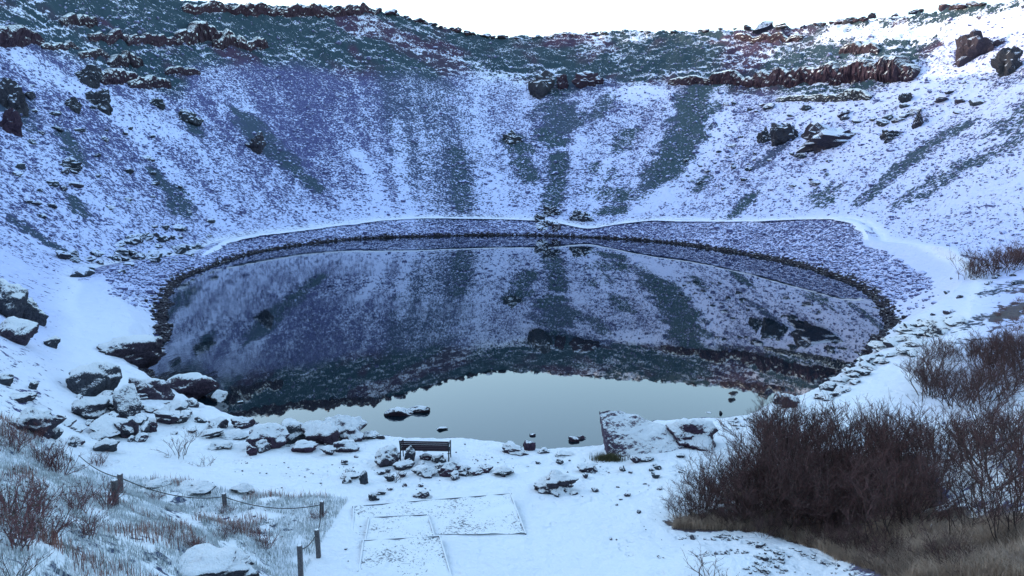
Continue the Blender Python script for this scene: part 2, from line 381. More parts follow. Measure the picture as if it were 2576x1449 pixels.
# bright runnels of fallen snow
for pts, wd, amt in [([(960,540),(950,470),(900,380)], 1.5, .22), ([(560,560),(420,420),(330,330),(230,250)], 2.2, .25), ([(1270,530),(1240,430)], 1.6, .2),
                     ([(1480,500),(1530,400)], 1.3, .25), ([(1800,330),(1800,230)], 2.5, .35), ([(1620,520),(1760,400),(1830,320)], 2.5, .25),
                     ([(1030,560),(1010,420),(1000,300)], 1.6, .18), ([(60,160),(200,230),(400,330)], 3.5, .22), ([(2400,250),(2250,330),(2050,450)], 5, .15), ([(1560,235),(1640,240)],3,.3),([(2090,82),(2220,74),(2350,66),(2470,50),(2600,40)],3.2,.42),([(2050,290),(2300,230)],4,.25)]:
    cov = cov + spine_mask(pts, wd * .8, 1.4, 2, .6) * amt
# dark growth and bare stone
dark = [([(640,330),(665,365),(700,390)], 3.2, .42, .8), ([(735,420),(790,470)], 1.8, .22, .9), ([(600,290),(640,305)], 1.6, .2, .8),
        ([(1050,230),(1080,330),(1130,420),(1150,500)], 9.0, .12, .55), ([(1150,380),(1165,520)], 2.2, .2, .9), ([(1390,270),(1430,300)], 4.2, .35, .8),
        ([(1290,345),(1310,370)], 2.6, .42, 1), ([(1370,330),(1400,350)], 2.6, .35, 1), ([(1310,400),(1335,450)], 2.0, .35, 1), ([(1405,390),(1400,460),(1385,530)], 2.0, .40, 1),
        ([(1760,235),(1745,300),(1715,370),(1670,440)], 4.4, .60, 1), ([(1500,480),(1560,490),(1620,500)], 2.4, .35, 1), ([(1520,530),(1560,530)], 1.8, .35, 1), ([(1500,420),(1530,440)], 2, .3, 1),
        ([(1580,330),(1560,370)], 2, .28, 1), ([(1540,240),(1500,290)], 2, .25, .8),
        ([(1960,372),(1905,420)], 1.2, .5, .6), ([(1890,495),(1840,545)], 1.3, .45, 1), ([(2060,480),(2080,505)], 2.0, .38, 1), ([(1770,445),(1760,470)], 1.3, .3, 1),
        ([(2410,325),(2330,370),(2290,410)], 2.0, .42, .9), ([(2270,420),(2180,500)], 1.7, .42, .9), ([(2576,340),(2500,390),(2420,420),(2290,500)], 2.2, .42, .9), ([(2560,300),(2600,260)], 3, .4, .9),
        ([(170,340),(190,390)], 1.3, .3, .9), ([(190,500),(200,540)], 1.0, .3, .9), ([(460,480),(450,530)], 1.6, .3, .9), ([(480,300),(490,330)], 1.5, .4, .9),
        ([(50,560),(110,600),(170,640)], 1.0, .42, .8), ([(30,240),(40,290)], 2.0, .4, .8), ([(2400,835),(2470,800),(2520,790)], .7, .5, .8), ([(2380,870),(2440,855)], .6, .5, .8), ([(2480,740),(2560,710)], .8, .45, .8), ([(2540,800),(2590,770)], 1.0, .5, .6), ([(2420,642),(2475,655)], .35, .6, .3), ([(2350,905),(2470,880)], .5, .5, .7), ([(390,430),(420,470)], 1.3, .25, .9),([(2300,290),(2320,310)],1.2,.4,.5),
        ([(1500,215),(1380,220)], 4, .18, .2),([(1120,180),(1020,150)],5,.12,.2),([(2440,120),(2500,100)],3,.3,.2),([(2520,170),(2560,190)],2,.25,.4)]
for i, (pts, wd, amt, vg) in enumerate(dark):
    mk = spine_mask(pts, wd, .9, 3 + i, .62); cov = cov - mk * amt * .74; veg = np.maximum(veg, mk * vg)
# broad greenish face in the middle, purple walls near the rim
# dry tawny ground under the thicket and on the left meadow
def poly_mask(poly, soft, seed):
    P = np.array([cast(a, b, False)[:2] for a, b in poly]); ins = np.zeros(X.shape, bool); best = np.full(X.shape, 1e9); xx = X + soft * fbm(X, Y, 1.1, 3, seed); yy = Y + soft * fbm(X, Y, 1.1, 3, seed + 1)
    for (ax, ay), (bx, by) in zip(P, np.roll(P, -1, 0)):
        if ay != by: ins ^= ((ay > yy) != (by > yy)) & (xx < (bx - ax) * (yy - ay) / (by - ay) + ax)
        L = (bx - ax) ** 2 + (by - ay) ** 2; t = np.clip(((xx - ax) * (bx - ax) + (yy - ay) * (by - ay)) / L, 0, 1)
        best = np.minimum(best, np.hypot(xx - ax - t * (bx - ax), yy - ay - t * (by - ay)))
    return sstep(-soft, soft, np.where(ins, best, -best))
DRYP = [(1665,1312),(1760,1265),(1900,1190),(2100,1130),(2290,1150),(2400,1260),(2640,1290),(2640,1450),(2280,1470),(2200,1445),(2100,1405),(2000,1368),(1850,1338),(1690,1333)]
mk = poly_mask(DRYP, .35, 150); dry = np.maximum(dry, mk); cov = cov - mk * (.75 - .3 * sstep(-.1, .4, fbm(X, Y, .35, 2, 152)))
mk = poly_mask([(2470,900),(2480,790),(2600,690),(2640,860)], .8, 155); dry = np.maximum(dry, mk); dry = dry * (1 - mk * .4); cov = cov - mk * (.05 + .4 * sstep(.0, .35, fbm(X, Y, .5, 3, 157)))
meadow = sstep(-4.9, -6.2, X + .4 * fbm(X, Y, .5, 2, 95)) * sstep(25.5, 22.5, Y - .12 * np.minimum(X, 0)) * sstep(5, 8, Y)
cov = cov * (1 - meadow) + meadow * (.68 + .28 * fbm(X, Y, .55, 3, 97)); veg = np.maximum(veg, meadow * .6); dry = np.maximum(dry, meadow * sstep(.0, .5, fbm(X, Y, .4, 2, 99)) * .8)
slopeL = sstep(-5, -9, X) * sstep(70, 50, Y) * sstep(.02, .1, Qm)
cov = cov + .10 * slopeL * (1 - meadow)
cov = np.where((band < .5) & (dry < .1), np.maximum(cov, .27 + .14 * fbm(X, Y, .4, 2, 176)), cov)
wet = sstep(.62, .25, Dm + .15 * fbm(X, Y, 1.2, 2, 101)) * sstep(-4, -.2, Dm + 1e-9) ** 0
wet = np.where(Dm < .75, wet, 0); wet = wet * (1 - .55 * nearm); cov = cov - 1.2 * wet
col = np.zeros((nA * nR + 1, 4), np.float32); col[:, 3] = 1
col[:-1, 0] = np.clip(cov, 0, 1).ravel(); col[:-1, 1] = kind.ravel(); col[:-1, 2] = veg.ravel(); col[-1, 0] = .8
ca = me.attributes.new('mask', 'FLOAT_COLOR', 'POINT'); ca.data.foreach_set('color', col.ravel())
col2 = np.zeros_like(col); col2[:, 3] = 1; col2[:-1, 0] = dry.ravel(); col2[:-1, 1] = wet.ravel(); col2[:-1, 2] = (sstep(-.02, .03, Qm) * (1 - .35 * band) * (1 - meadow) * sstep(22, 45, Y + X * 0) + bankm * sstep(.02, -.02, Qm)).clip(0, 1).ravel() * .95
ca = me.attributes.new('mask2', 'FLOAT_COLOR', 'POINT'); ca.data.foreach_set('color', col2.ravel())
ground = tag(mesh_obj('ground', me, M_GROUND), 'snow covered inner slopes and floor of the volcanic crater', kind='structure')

# ------------------------------------------------------------------ lake
g = np.linspace(-np.pi, np.pi, 361)[:-1]
rings = [0.0, .5, .9, 1.0]
lv = [(CX, CY, 0.0)]; lf = []
for k, s in enumerate(rings[1:]):
    for a in g:
        q = terp(RLc, a) * s + (1.6 if s == 1.0 else 0); lv.append((CX + q * math.sin(a), CY + q * math.cos(a), 0.0))
n = len(g)
bm = bmesh.new(); bv = [bm.verts.new(v) for v in lv]
for k in range(n):
    k1 = (k + 1) % n; bm.faces.new((bv[0], bv[1 + k1], bv[1 + k]))
    for q in range(len(rings) - 2): bm.faces.new((bv[1 + q * n + k], bv[1 + q * n + k1], bv[1 + (q + 1) * n + k1], bv[1 + (q + 1) * n + k]))
bmesh.ops.recalc_face_normals(bm, faces=bm.faces)
if sum(f.normal.z for f in bm.faces) < 0: bmesh.ops.reverse_faces(bm, faces=bm.faces)
me = bpy.data.meshes.new('lake'); bm.to_mesh(me); bm.free()
tag(mesh_obj('lake', me, M_WATER), 'still dark crater lake mirroring the snowy slopes', kind='structure')

# ------------------------------------------------------------------ footpath around the far shore
pts = [(CX + r * math.sin(p), CY + r * math.cos(p)) for p, r, z in sorted(path_far)]
dense = []
for k in range(len(pts) - 1):
    for t in np.linspace(0, 1, 12)[:-1]: dense.append((pts[k][0] * (1 - t) + pts[k + 1][0] * t, pts[k][1] * (1 - t) + pts[k + 1][1] * t))
pv = []; pf = []
for k, (x, y) in enumerate(dense):
    a, b = dense[max(k - 1, 0)], dense[min(k + 1, len(dense) - 1)]
    tx, ty = b[0] - a[0], b[1] - a[1]; L = math.hypot(tx, ty); nx, ny = -ty / L, tx / L
    ww = .8; wl = [.8 + .35 * float(perlin(np.array([k * .22 + q * 50.]), np.array([.5]), 9)[0]) + .2 * float(perlin(np.array([k * .9 + q * 50.]), np.array([.5]), 9)[0]) for q in (0, 1)]
    zc = max(hgt(x + nx * o, y + ny * o) for o in (-.6, -.3, 0, .3)) + .05 - .22 * max(0, 1 - min(k, len(dense) - 1 - k) / 14)
    for o in (-1, -.7, .7, 1): w1 = wl[o > 0]; pv.append((x + nx * w1 * o, y + ny * w1 * o, zc - (.16 if abs(o) == 1 else 0)))
    if k:
        for q in range(3): pf.append((4 * k - 4 + q, 4 * k - 3 + q, 4 * k + 1 + q, 4 * k + q))
tag(mesh_obj('footpath', bulk_mesh('footpath', pv, pf, True), M_PATH), 'trodden snowy footpath above the far shore', kind='structure')

# ------------------------------------------------------------------ rocks
def rock_mesh(name, seed, subdiv=3, dims=(1, 1, 1), planes=14, rough=.07, flat=0.0, strata=0.0):
    """angular lava boulder: a ball cut by random planes, then weathered; unit size, flattened foot at z = 0"""
    rs = np.random.RandomState(seed)
    bm = bmesh.new(); bmesh.ops.create_icosphere(bm, subdivisions=subdiv, radius=1)
    d = np.array([v.co[:] for v in bm.verts]); d /= np.linalg.norm(d, axis=1)[:, None]
    nrm = rs.normal(size=(planes, 3)); nrm /= np.linalg.norm(nrm, axis=1)[:, None]; nrm[:, 2] *= .8
    hh = rs.uniform(.42, .88, planes)
    rad = np.full(len(d), 1.05)
    for k in range(planes):
        c = d @ nrm[k]; rad = np.where(c > .05, np.minimum(rad, hh[k] / np.maximum(c, .05)), rad)
    p = d * rad[:, None]
    o = seed * 3.7
    for f, a in ((1.6, rough * 1.6), (3.6, rough), (8.0, rough * .55), (17.0, rough * .25)):
        nz = perlin(p[:, 0] * f + o, p[:, 1] * f + p[:, 2] * f * .7 + o, seed % 50) + perlin(p[:, 2] * f - o, (p[:, 0] - p[:, 1]) * f + o, seed % 50 + 7)
        p = p + d * (a * nz)[:, None]
    if strata:
        t = p[:, 2] * 5 + .6 * perlin(p[:, 0] * 2 + o, p[:, 1] * 2, 3); s = strata * (np.abs(t - np.floor(t) - .5) - .25)
        p[:, :2] *= (1 + s)[:, None]
    mn, mx = p.min(0), p.max(0); p = (p - (mn + mx) / 2) / (mx - mn)
    p[:, 2] += .5
    for v, c in zip(bm.verts, p): v.co = (c[0] * dims[0], c[1] * dims[1], c[2] * dims[2])
    me = bpy.data.meshes.new(name); bm.to_mesh(me); bm.free(); me.materials.append(M_ROCK)
    for pl in me.polygons: pl.use_smooth = subdiv >= 4
    return me
LIB = [rock_mesh('rock', 200 + k, 3 if k < 6 else 2, planes=10 + k % 6, rough=.06 + .02 * (k % 3)) for k in range(14)]
def rock_at(name, x0, x1, y0, y1, label, cat='rock', group=None, snow=.55, tint=.4, bright=.5, seed=None, sub=4, depth=.8, rz=None, sink=.28, planes=14, rough=.07, strata=0, hmul=1.0, z=None, tilt=(0, 0)):
    """a rock that fills picture box x0..x1, y0..y1 and stands on the ground at the box's foot"""
    if z is None: x, y, zz = cast((x0 + x1) / 2, y1 - .12 * (y1 - y0))
    else: x, y, zz = on_plane((x0 + x1) / 2, y1 - .12 * (y1 - y0), z)
    dist = math.sqrt(x * x + y * y + (CAM_H - zz) ** 2); ppm = F / dist * 1.0
    wd = (x1 - x0) / ppm * 1.04; ht = (y1 - y0) / ppm * hmul * 1.02; dp = wd * depth
    # a leaning view adds part of the depth to the height seen
    dip = math.atan2(CAM_H - zz, math.hypot(x, y)); ht = max((ht - .55 * dp * math.sin(dip)) / math.cos(dip), .35 * ht)
    ht = ht / (1 - sink)
    if seed is None: seed = int(x0 * 7 + y0 * 3)
    me = rock_mesh(name, seed, sub, planes=planes, rough=rough, strata=strata)
    o = bpy.data.objects.new(name, me); COL.objects.link(o)
    yaw = -math.atan2(x, y)
    o.location = (x + math.sin(-yaw) * dp * .30, y + math.cos(yaw) * dp * .30, zz - sink * ht)
    o.rotation_euler = (tilt[0], tilt[1], yaw + (rz if rz is not None else 0)); o.scale = (wd, dp, ht)
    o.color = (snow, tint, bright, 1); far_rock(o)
    return tag(o, label, cat, group)
def scatter_rock(px, py, size, label, group, name='rock', snow=.5, tint=.4, bright=.5, squash=.7, sink=.25, lib=None):
    x, y, z = cast(px, py)
    o = bpy.data.objects.new(name, rng.choice(lib or LIB)); COL.objects.link(o)
    s = size * rng.uniform(.8, 1.2)
    o.scale = (s * rng.uniform(.8, 1.25), s * rng.uniform(.7, 1.1), s * squash * rng.uniform(.75, 1.2))
    o.location = (x, y, z - sink * o.scale[2]); o.rotation_euler = (rng.uniform(-.25, .25), rng.uniform(-.25, .25), rng.uniform(0, 6.28))
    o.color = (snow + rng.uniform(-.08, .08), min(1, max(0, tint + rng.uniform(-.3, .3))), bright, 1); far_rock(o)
    return tag(o, label, 'rock', group)

# named boulders of the foreground: x0, x1, y0, y1 in the picture, look
B = [
 (187,295,925,1005,'tall snow-speckled boulder with overhanging crown above the left shore',dict(snow=.56,tint=.15,hmul=1.0,depth=.7)),
 (337,430,955,1010,'dark rounded boulder joined to the long dark one at the left shore',dict(snow=.45,tint=.7,depth=.7)),
 (424,543,945,1014,'long dark boulder with bare purple underside jutting over the lake at left',dict(snow=.46,tint=.8,depth=.6,bright=.42)),
 (535,572,984,1014,'small cone shaped snow covered rock at the tip of the long dark boulder',dict(snow=.85,tint=.4)),
 (190,268,1008,1062,'snow capped boulder with flat top below the tall speckled one',dict(snow=.66,tint=.3)),
 (255,318,1008,1052,'blocky snowy rock in the middle of the left boulder pile',dict(snow=.6,tint=.3)),
 (296,352,985,1075,'smooth steep slab covered with snow in the left boulder pile',dict(snow=.78,tint=.3)),
 (236,300,1045,1088,'dark bare rock in the hollow of the left boulder pile',dict(snow=.35,tint=.7)),
 (300,345,1060,1108,'wedge shaped dark rock at the foot of the left boulder pile',dict(snow=.45,tint=.6)),
 (222,298,1078,1110,'low snowy rock with dark front below the left boulder pile',dict(snow=.58,tint=.2)),
 (243,296,1110,1142,'small broken rock with grass on it below the left pile',dict(snow=.5,tint=.1)),
 (361,394,1064,1090,'small bare dark block alone on the snow left of the bare shrub',dict(snow=.30,tint=.8,bright=.4)),
 (408,470,1014,1050,'flat layered snowy slab below the long dark boulder',dict(snow=.68,tint=.1)),
 (430,470,1042,1068,'pointed greyish rock right of the flat layered slab',dict(snow=.5,tint=.1)),
 (366,398,1022,1042,'low dark snow topped rock under the rounded dark boulder',dict(snow=.55,tint=.6)),
 (520,572,1053,1081,'dark egg shaped rock near the waterline at left',dict(snow=.5,tint=.4)),
 (586,640,1050,1082,'dark snow topped rock standing at the edge of the bright water',dict(snow=.48,tint=.8)),
 (503,560,1081,1106,'low white rock hump left of the big boulder row',dict(snow=.72,tint=.2)),
 (556,626,1084,1108,'low broken white rock next to the big boulder row',dict(snow=.70,tint=.2)),
 (527,582,1110,1132,'low snow covered rock with grey left end in front of the white humps',dict(snow=.72,tint=.2)),
 (628,724,1070,1136,'leftmost big boulder of the row, dark left face and white right face',dict(snow=.55,tint=.9)),
 (702,776,1060,1122,'grey speckled boulder with rounded top second in the big row',dict(snow=.58,tint=.1)),
 (762,856,1064,1128,'big boulder with broad white sloping top in the middle of the row',dict(snow=.66,tint=.8)),
 (736,800,1108,1142,'dark red rock with pale right end leaning in front of the big row',dict(snow=.48,tint=1.0)),
 (820,922,1049,1118,'rightmost big boulder of the row, round and densely snow-speckled',dict(snow=.60,tint=.7,rough=.1)),
 (842,902,1108,1142,'snowy low boulder in front of the round speckled one',dict(snow=.62,tint=.7)),
 (622,646,1122,1150,'small dark red rock at the left foot of the big row',dict(snow=.38,tint=1.0)),
 (646,679,1110,1142,'small pale rock at the foot of the leftmost big boulder',dict(snow=.62,tint=.3)),
 (806,845,1124,1148,'small snow topped rock at the right foot of the big row',dict(snow=.62,tint=.5)),
 (905,952,1085,1108,'low snow covered rock between the boulder row and the water',dict(snow=.7,tint=.2)),
 (945,968,1094,1106,'little bare dark rock at the waterline left of the bench',dict(snow=.25,tint=.3)),
 (372,428,1207,1228,'low dark rock at the left end of the snowy hump behind the rope',dict(snow=.52,tint=.4)),
 (440,536,1215,1250,'long low speckled rock behind the rope fence',dict(snow=.55,tint=.1,rough=.1)),
 (583,637,1218,1248,'peaked white rock behind the rope fence left of the second post',dict(snow=.76,tint=.3)),
 (420,630,1390,1480,'large lumpy snow covered boulder at the bottom edge of the meadow',dict(snow=.70,tint=.2,rough=.11,planes=10)),
 (40,152,1036,1106,'heap-like broken rock with dark hollow at the far left',dict(snow=.50,tint=.5,rough=.13)),
 (28,86,990,1014,'flat dark rock sticking out of the left snow slope',dict(snow=.45,tint=.3)),
 (76,96,963,983,'small pointed dark rock on the smooth left snow slope',dict(snow=.4,tint=.1)),
 (0,30,946,974,'grey snowy rock at the left picture edge above the flat dark one',dict(snow=.55,tint=.1)),
 (-15,62,722,815,'big striped boulder at the left picture edge with dark base',dict(snow=.62,tint=.2,strata=.3)),
 (60,114,760,822,'layered boulder leaning on the big striped one at left',dict(snow=.55,tint=.2,strata=.2)),
 (-5,84,812,870,'broken dark rock below the striped boulders at the left edge',dict(snow=.5,tint=.6)),
 (116,148,852,878,'small green grey rock on the left slope above the boulders',dict(snow=.5,tint=.1)),
 (266,405,852,924,'low layered lava ledge with dark side dipping into the lake at left',dict(snow=.52,tint=.6,strata=.35,depth=.7,bright=.42)),
 (944,1006,1130,1180,'round snowy rock at the left end of the pile behind the bench',dict(snow=.62,tint=.5)),
 (1018,1045,1126,1170,'upright pale stone leaning against the back of the bench',dict(snow=.64,tint=.2)),
 (1056,1088,1142,1160,'dark pointed rock seen under the bench seat',dict(snow=.3,tint=.9)),
 (1086,1122,1144,1168,'flat grey rock near the right bench leg',dict(snow=.55,tint=.1)),
 (990,1040,1160,1186,'dark gappy rock in the pile below the left bench leg',dict(snow=.52,tint=.2)),
 (1036,1100,1172,1204,'low snowy rock in the middle of the pile behind the bench',dict(snow=.66,tint=.3)),
 (1106,1164,1164,1202,'dark red rock below the right bench leg',dict(snow=.42,tint=1.0)),
 (1140,1184,1172,1200,'snow flecked rock beside the dark red one',dict(snow=.58,tint=.3)),
 (1178,1216,1178,1198,'small snow topped dark rock near the right end of the pile',dict(snow=.5,tint=.9)),
 (1198,1240,1170,1192,'bare dark slab leaning at the right end of the pile',dict(snow=.22,tint=1.0)),
 (1238,1292,1172,1202,'white snow covered rock ending the pile at right',dict(snow=.82,tint=.1)),
 (904,926,1188,1222,'upright dark stone left of the pile behind the bench',dict(snow=.5,tint=.1)),
 (866,908,1190,1208,'low dark flecked rock farthest left of the bench pile',dict(snow=.55,tint=.3)),
 (968,992,1195,1214,'small dark rock under the tiny bare shrub',dict(snow=.4,tint=.1)),
 (928,954,1240,1262,'dark rock with snow cap beside the landing corner',dict(snow=.48,tint=.1)),
 (1040,1080,1234,1256,'grassy dark rock beyond the landing edge',dict(snow=.45,tint=.5)),
 (1264,1330,1116,1148,'snow flecked rock at the shore right of the bench',dict(snow=.54,tint=.8)),
 (1316,1347,1110,1138,'bare reddish rock standing in the shallow water',dict(snow=.18,tint=1.0,bright=.6)),
 (1352,1382,1126,1142,'small snowy rock at the waterline past the reddish rock',dict(snow=.6,tint=.2)),
 (1396,1450,1134,1150,'low flat speckled rock along the near waterline',dict(snow=.55,tint=.1)),
 (1345,1454,1188,1248,'big rugged snow-streaked boulder alone on the white shelf',dict(snow=.56,tint=.4,rough=.13,planes=9)),
 (1452,1502,1167,1192,'peaked rock with dark core behind the rugged boulder',dict(snow=.55,tint=.5)),
 (1398,1418,1155,1170,'little dark pyramid rock on the white shelf',dict(snow=.4,tint=.2)),
 (1674,1800,1060,1138,'large dark red boulder with speckled right side beside the tilted slab',dict(snow=.50,tint=1.0,planes=9,rough=.09)),
 (1585,1612,1146,1168,'dark pointed rock in front of the tilted slab',dict(snow=.4,tint=.7)),
 (1610,1644,1146,1164,'ragged low rock in front of the tilted slab',dict(snow=.5,tint=.2)),
 (1702,1722,1142,1153,'small dark rock in front of the large red boulder',dict(snow=.35,tint=.1)),
 (1945,1976,990,1020,'dark rock with snow cap at the right near waterline',dict(snow=.55,tint=.6)),
 (1966,2008,996,1030,'broad snow capped rock beside the thicket at the waterline',dict(snow=.58,tint=.8)),
 (2062,2100,962,990,'flat snow topped slab at the right shore corner',dict(snow=.6,tint=.4)),
 (2088,2138,950,972,'long pale slab on the right shore corner',dict(snow=.68,tint=.3)),
 (2330,2368,818,850,'largest dark rock above the right hand slab field',dict(snow=.48,tint=.2)),
]
for x0, x1, y0, y1, lab, kw in B:
    rock_at('boulder', x0, x1, y0, y1, lab, 'boulder' if x1 - x0 > 45 else 'rock', **kw)

# rocks standing in the lake
for x0, x1, y0, y1, lab, kw in [
 (968,1040,1026,1048,'long dark islet rock with snow top in the bright water',dict(snow=.36,tint=.9,depth=.45,bright=.2)),
 (1096,1127,1074,1083,'thin crooked dark rock breaking the water behind the bench',dict(snow=.3,tint=.2,depth=.5,bright=.4)),
 (1332,1348,1091,1098,'tiny dark red rock in the water beyond the reddish one',dict(snow=.2,tint=1,bright=.4)),
 (1430,1458,1098,1112,'dark rock in the water left of its smaller twin',dict(snow=.2,tint=1,bright=.4)),
 (1452,1476,1095,1106,'smaller dark rock in the water touching its twin',dict(snow=.2,tint=1,bright=.4)),
 (1773,1789,1036,1040,'flat sliver of rock in the water far behind the slab',dict(snow=.3,tint=.2,bright=.4)),
 (1808,1818,1034,1042,'tiny round rock in the water by the right shore',dict(snow=.1,tint=.2,bright=.4)),
 (597,612,1008,1014,'tiny snow capped rock in the dark water off the long boulder',dict(snow=.7,tint=.2,bright=.4)),
 (636,652,1062,1068,'tiny dark rock in the bright water left of the big row',dict(snow=.1,tint=.6,bright=.4))]:
    rock_at('lake_rock', x0, x1, y0, y1, lab, 'rock', z=0.0, sink=.45, **kw)
o = rock_at('lake_rock', 1020, 1085, 1021, 1040, 'right half of the islet with longer snow streak', 'rock', z=0.0, sink=.45, snow=.40, tint=.9, depth=.45, bright=.2)

# the tilted slab by the water
def slab():
    zf = cast(1545, 1150)
    D = math.sqrt(zf[0] ** 2 + zf[1] ** 2 + (CAM_H - zf[2]) ** 2); k = D / F
    x0, y0, z0 = zf
    q = k * 73
    st = [((0, 0), (-.36, .22, 1.52), (-.15, .8)), ((.30, .02), (-.08, .30, 1.52), (.05, 1.0)), ((.75, -.12), (.45, .72, 1.36), (.5, 1.5)), ((1.3, -.18), (1.1, .92, 1.08), (1.2, 1.7)),
          ((1.9, -.1), (1.8, .95, .82), (1.9, 1.7)), ((2.35, .1), (2.3, .85, .45), (2.3, 1.5)), ((2.6, .4), (2.55, .8, .05), (2.5, 1.2))]
    bm = bmesh.new(); rows = []
    for f_, r_, b_ in st:
        a, b, c = Vector((*f_, -.25)), Vector(r_), Vector((*b_, -.25)); row = []
        for t in (0, .2, .4, .6, .8, 1): p = a.lerp(b, t); row.append(p + Vector((0, -.12 * math.sin(t * 3.1), .06 * math.sin(t * 3.1))))
        for t in (.25, .5, .75, 1): row.append(b.lerp(c, t))
        rows.append([bm.verts.new(p * q) for p in row])
    for r0, r1 in zip(rows, rows[1:]):
        for a, b, c, d in zip(r0, r0[1:], r1[1:], r1): bm.faces.new((a, b, c, d))
    bm.faces.new(rows[0]); bm.faces.new(rows[-1][::-1])
    bmesh.ops.recalc_face_normals(bm, faces=bm.faces)
    bmesh.ops.subdivide_edges(bm, edges=bm.edges, cuts=4, use_grid_fill=True)
    P = np.array([v.co[:] for v in bm.verts])
    for f, a in ((1.3, .10), (3, .06), (7, .035), (14, .018)):
        n1 = perlin(P[:, 0] * f, P[:, 1] * f + P[:, 2] * f, 5); n2 = perlin(P[:, 2] * f + 9, P[:, 0] * f - P[:, 1] * f, 6)
        P = P + np.stack([n2 * a * .5, n1 * a * .6, n2 * a], -1)
    for v, c in zip(bm.verts, P): v.co = c
    bmesh.ops.triangulate(bm, faces=bm.faces)
    me = bpy.data.meshes.new('tilted_slab'); bm.to_mesh(me); bm.free()
    o = mesh_obj('tilted_slab', me, M_ROCK); o.location = (x0 - .15, y0 + .1, z0); o.rotation_euler = (0, 0, -.10); o.color = (.70, .8, .85, 1)
    return tag(o, 'tilted pale slab with upright bare left end face beside the water', 'boulder')
slab()

# far shore and slope outcrops
OUT = [
 (1343,1372,540,562,'dark jagged rock at the top of the rock fall reaching the far shore',dict(snow=.45,tint=.4)),
 (1348,1392,556,582,'snow capped rock in the rock fall at the far waterline',dict(snow=.6,tint=.5)),
 (1366,1410,520,548,'dark rock above the far path in the rock fall',dict(snow=.42,tint=.2)),
 (1385,1412,560,588,'small dark rock at the far waterline right of the rock fall',dict(snow=.45,tint=.8)),
 (1432,1462,530,560,'white topped rock beside the far path, left of a pair',dict(snow=.7,tint=.2)),
 (1455,1494,534,562,'white topped rock beside the far path, right of a pair',dict(snow=.66,tint=.2)),
 (1905,1945,326,362,'left dark crag of the double outcrop on the right slope',dict(snow=.38,tint=.2)),
 (1940,2008,320,368,'ragged dark crag between two others on the right slope',dict(snow=.38,tint=.3)),
 (2014,2168,322,386,'largest dark outcrop on the middle of the right slope',dict(snow=.42,tint=.5,rough=.13)),
 (2218,2265,332,356,'small flat crag right of the largest right slope outcrop',dict(snow=.4,tint=.2)),
 (2262,2292,240,262,'lone dark rock high on the smooth right slope',dict(snow=.35,tint=.2)),
 (2296,2320,290,325,'upright dark rock on the right slope',dict(snow=.4,tint=.3)),
 (2415,2510,95,152,'big dark crag below the sunlit rim at the upper right',dict(snow=.34,tint=.6,sink=.42,rough=.2)),
 (2500,2560,140,200,'dark rocks under the upper right crag',dict(snow=.42,tint=.2)),
 (195,252,176,222,'rounded dark rock on the upper left slope under a ledge',dict(snow=.42,tint=.2)),
 (224,276,236,282,'dark double boulder on the upper left slope',dict(snow=.35,tint=.2)),
 (170,202,254,286,'small upright dark rock left of the double boulder',dict(snow=.35,tint=.2)),
 (150,202,402,432,'grey wedge rock on the left slope with snow behind it',dict(snow=.4,tint=.1)),
 (2,50,290,342,'purple blocky rock at the left picture edge on the slope',dict(snow=.22,tint=1)),
 (0,62,222,292,'cluster-like dark crag at the left edge above the purple block',dict(snow=.4,tint=.3,rough=.13)),
 (372,412,250,270,'flat dark rock on the upper left slope',dict(snow=.3,tint=.1)),
 (456,508,282,318,'dark bushy looking rock left of the middle scree',dict(snow=.4,tint=.1)),
 (620,668,340,392,'dark knob standing in the middle of the dark scree patch',dict(snow=.35,tint=.4)),
 (1265,1315,330,366,'dark knob on the middle slope under the cliffs',dict(snow=.42,tint=.1)),
 (1330,1395,190,256,'dark cliff buttress pointing down the middle slope',dict(snow=.40,tint=.3,rough=.1)),
 (1400,1430,192,230,'purple cliff nose right of the middle buttress',dict(snow=.3,tint=1)),
 (1440,1520,186,222,'purple overhang right of the middle buttress',dict(snow=.35,tint=.9)),
]
for x0, x1, y0, y1, lab, kw in OUT:
    kw.setdefault('rough', .15); o = rock_at('outcrop', x0, x1, y0, y1, lab, 'outcrop', sub=4, depth=.7, bright=.38, **kw); o.data.polygons.foreach_set('use_smooth', [False] * len(o.data.polygons))
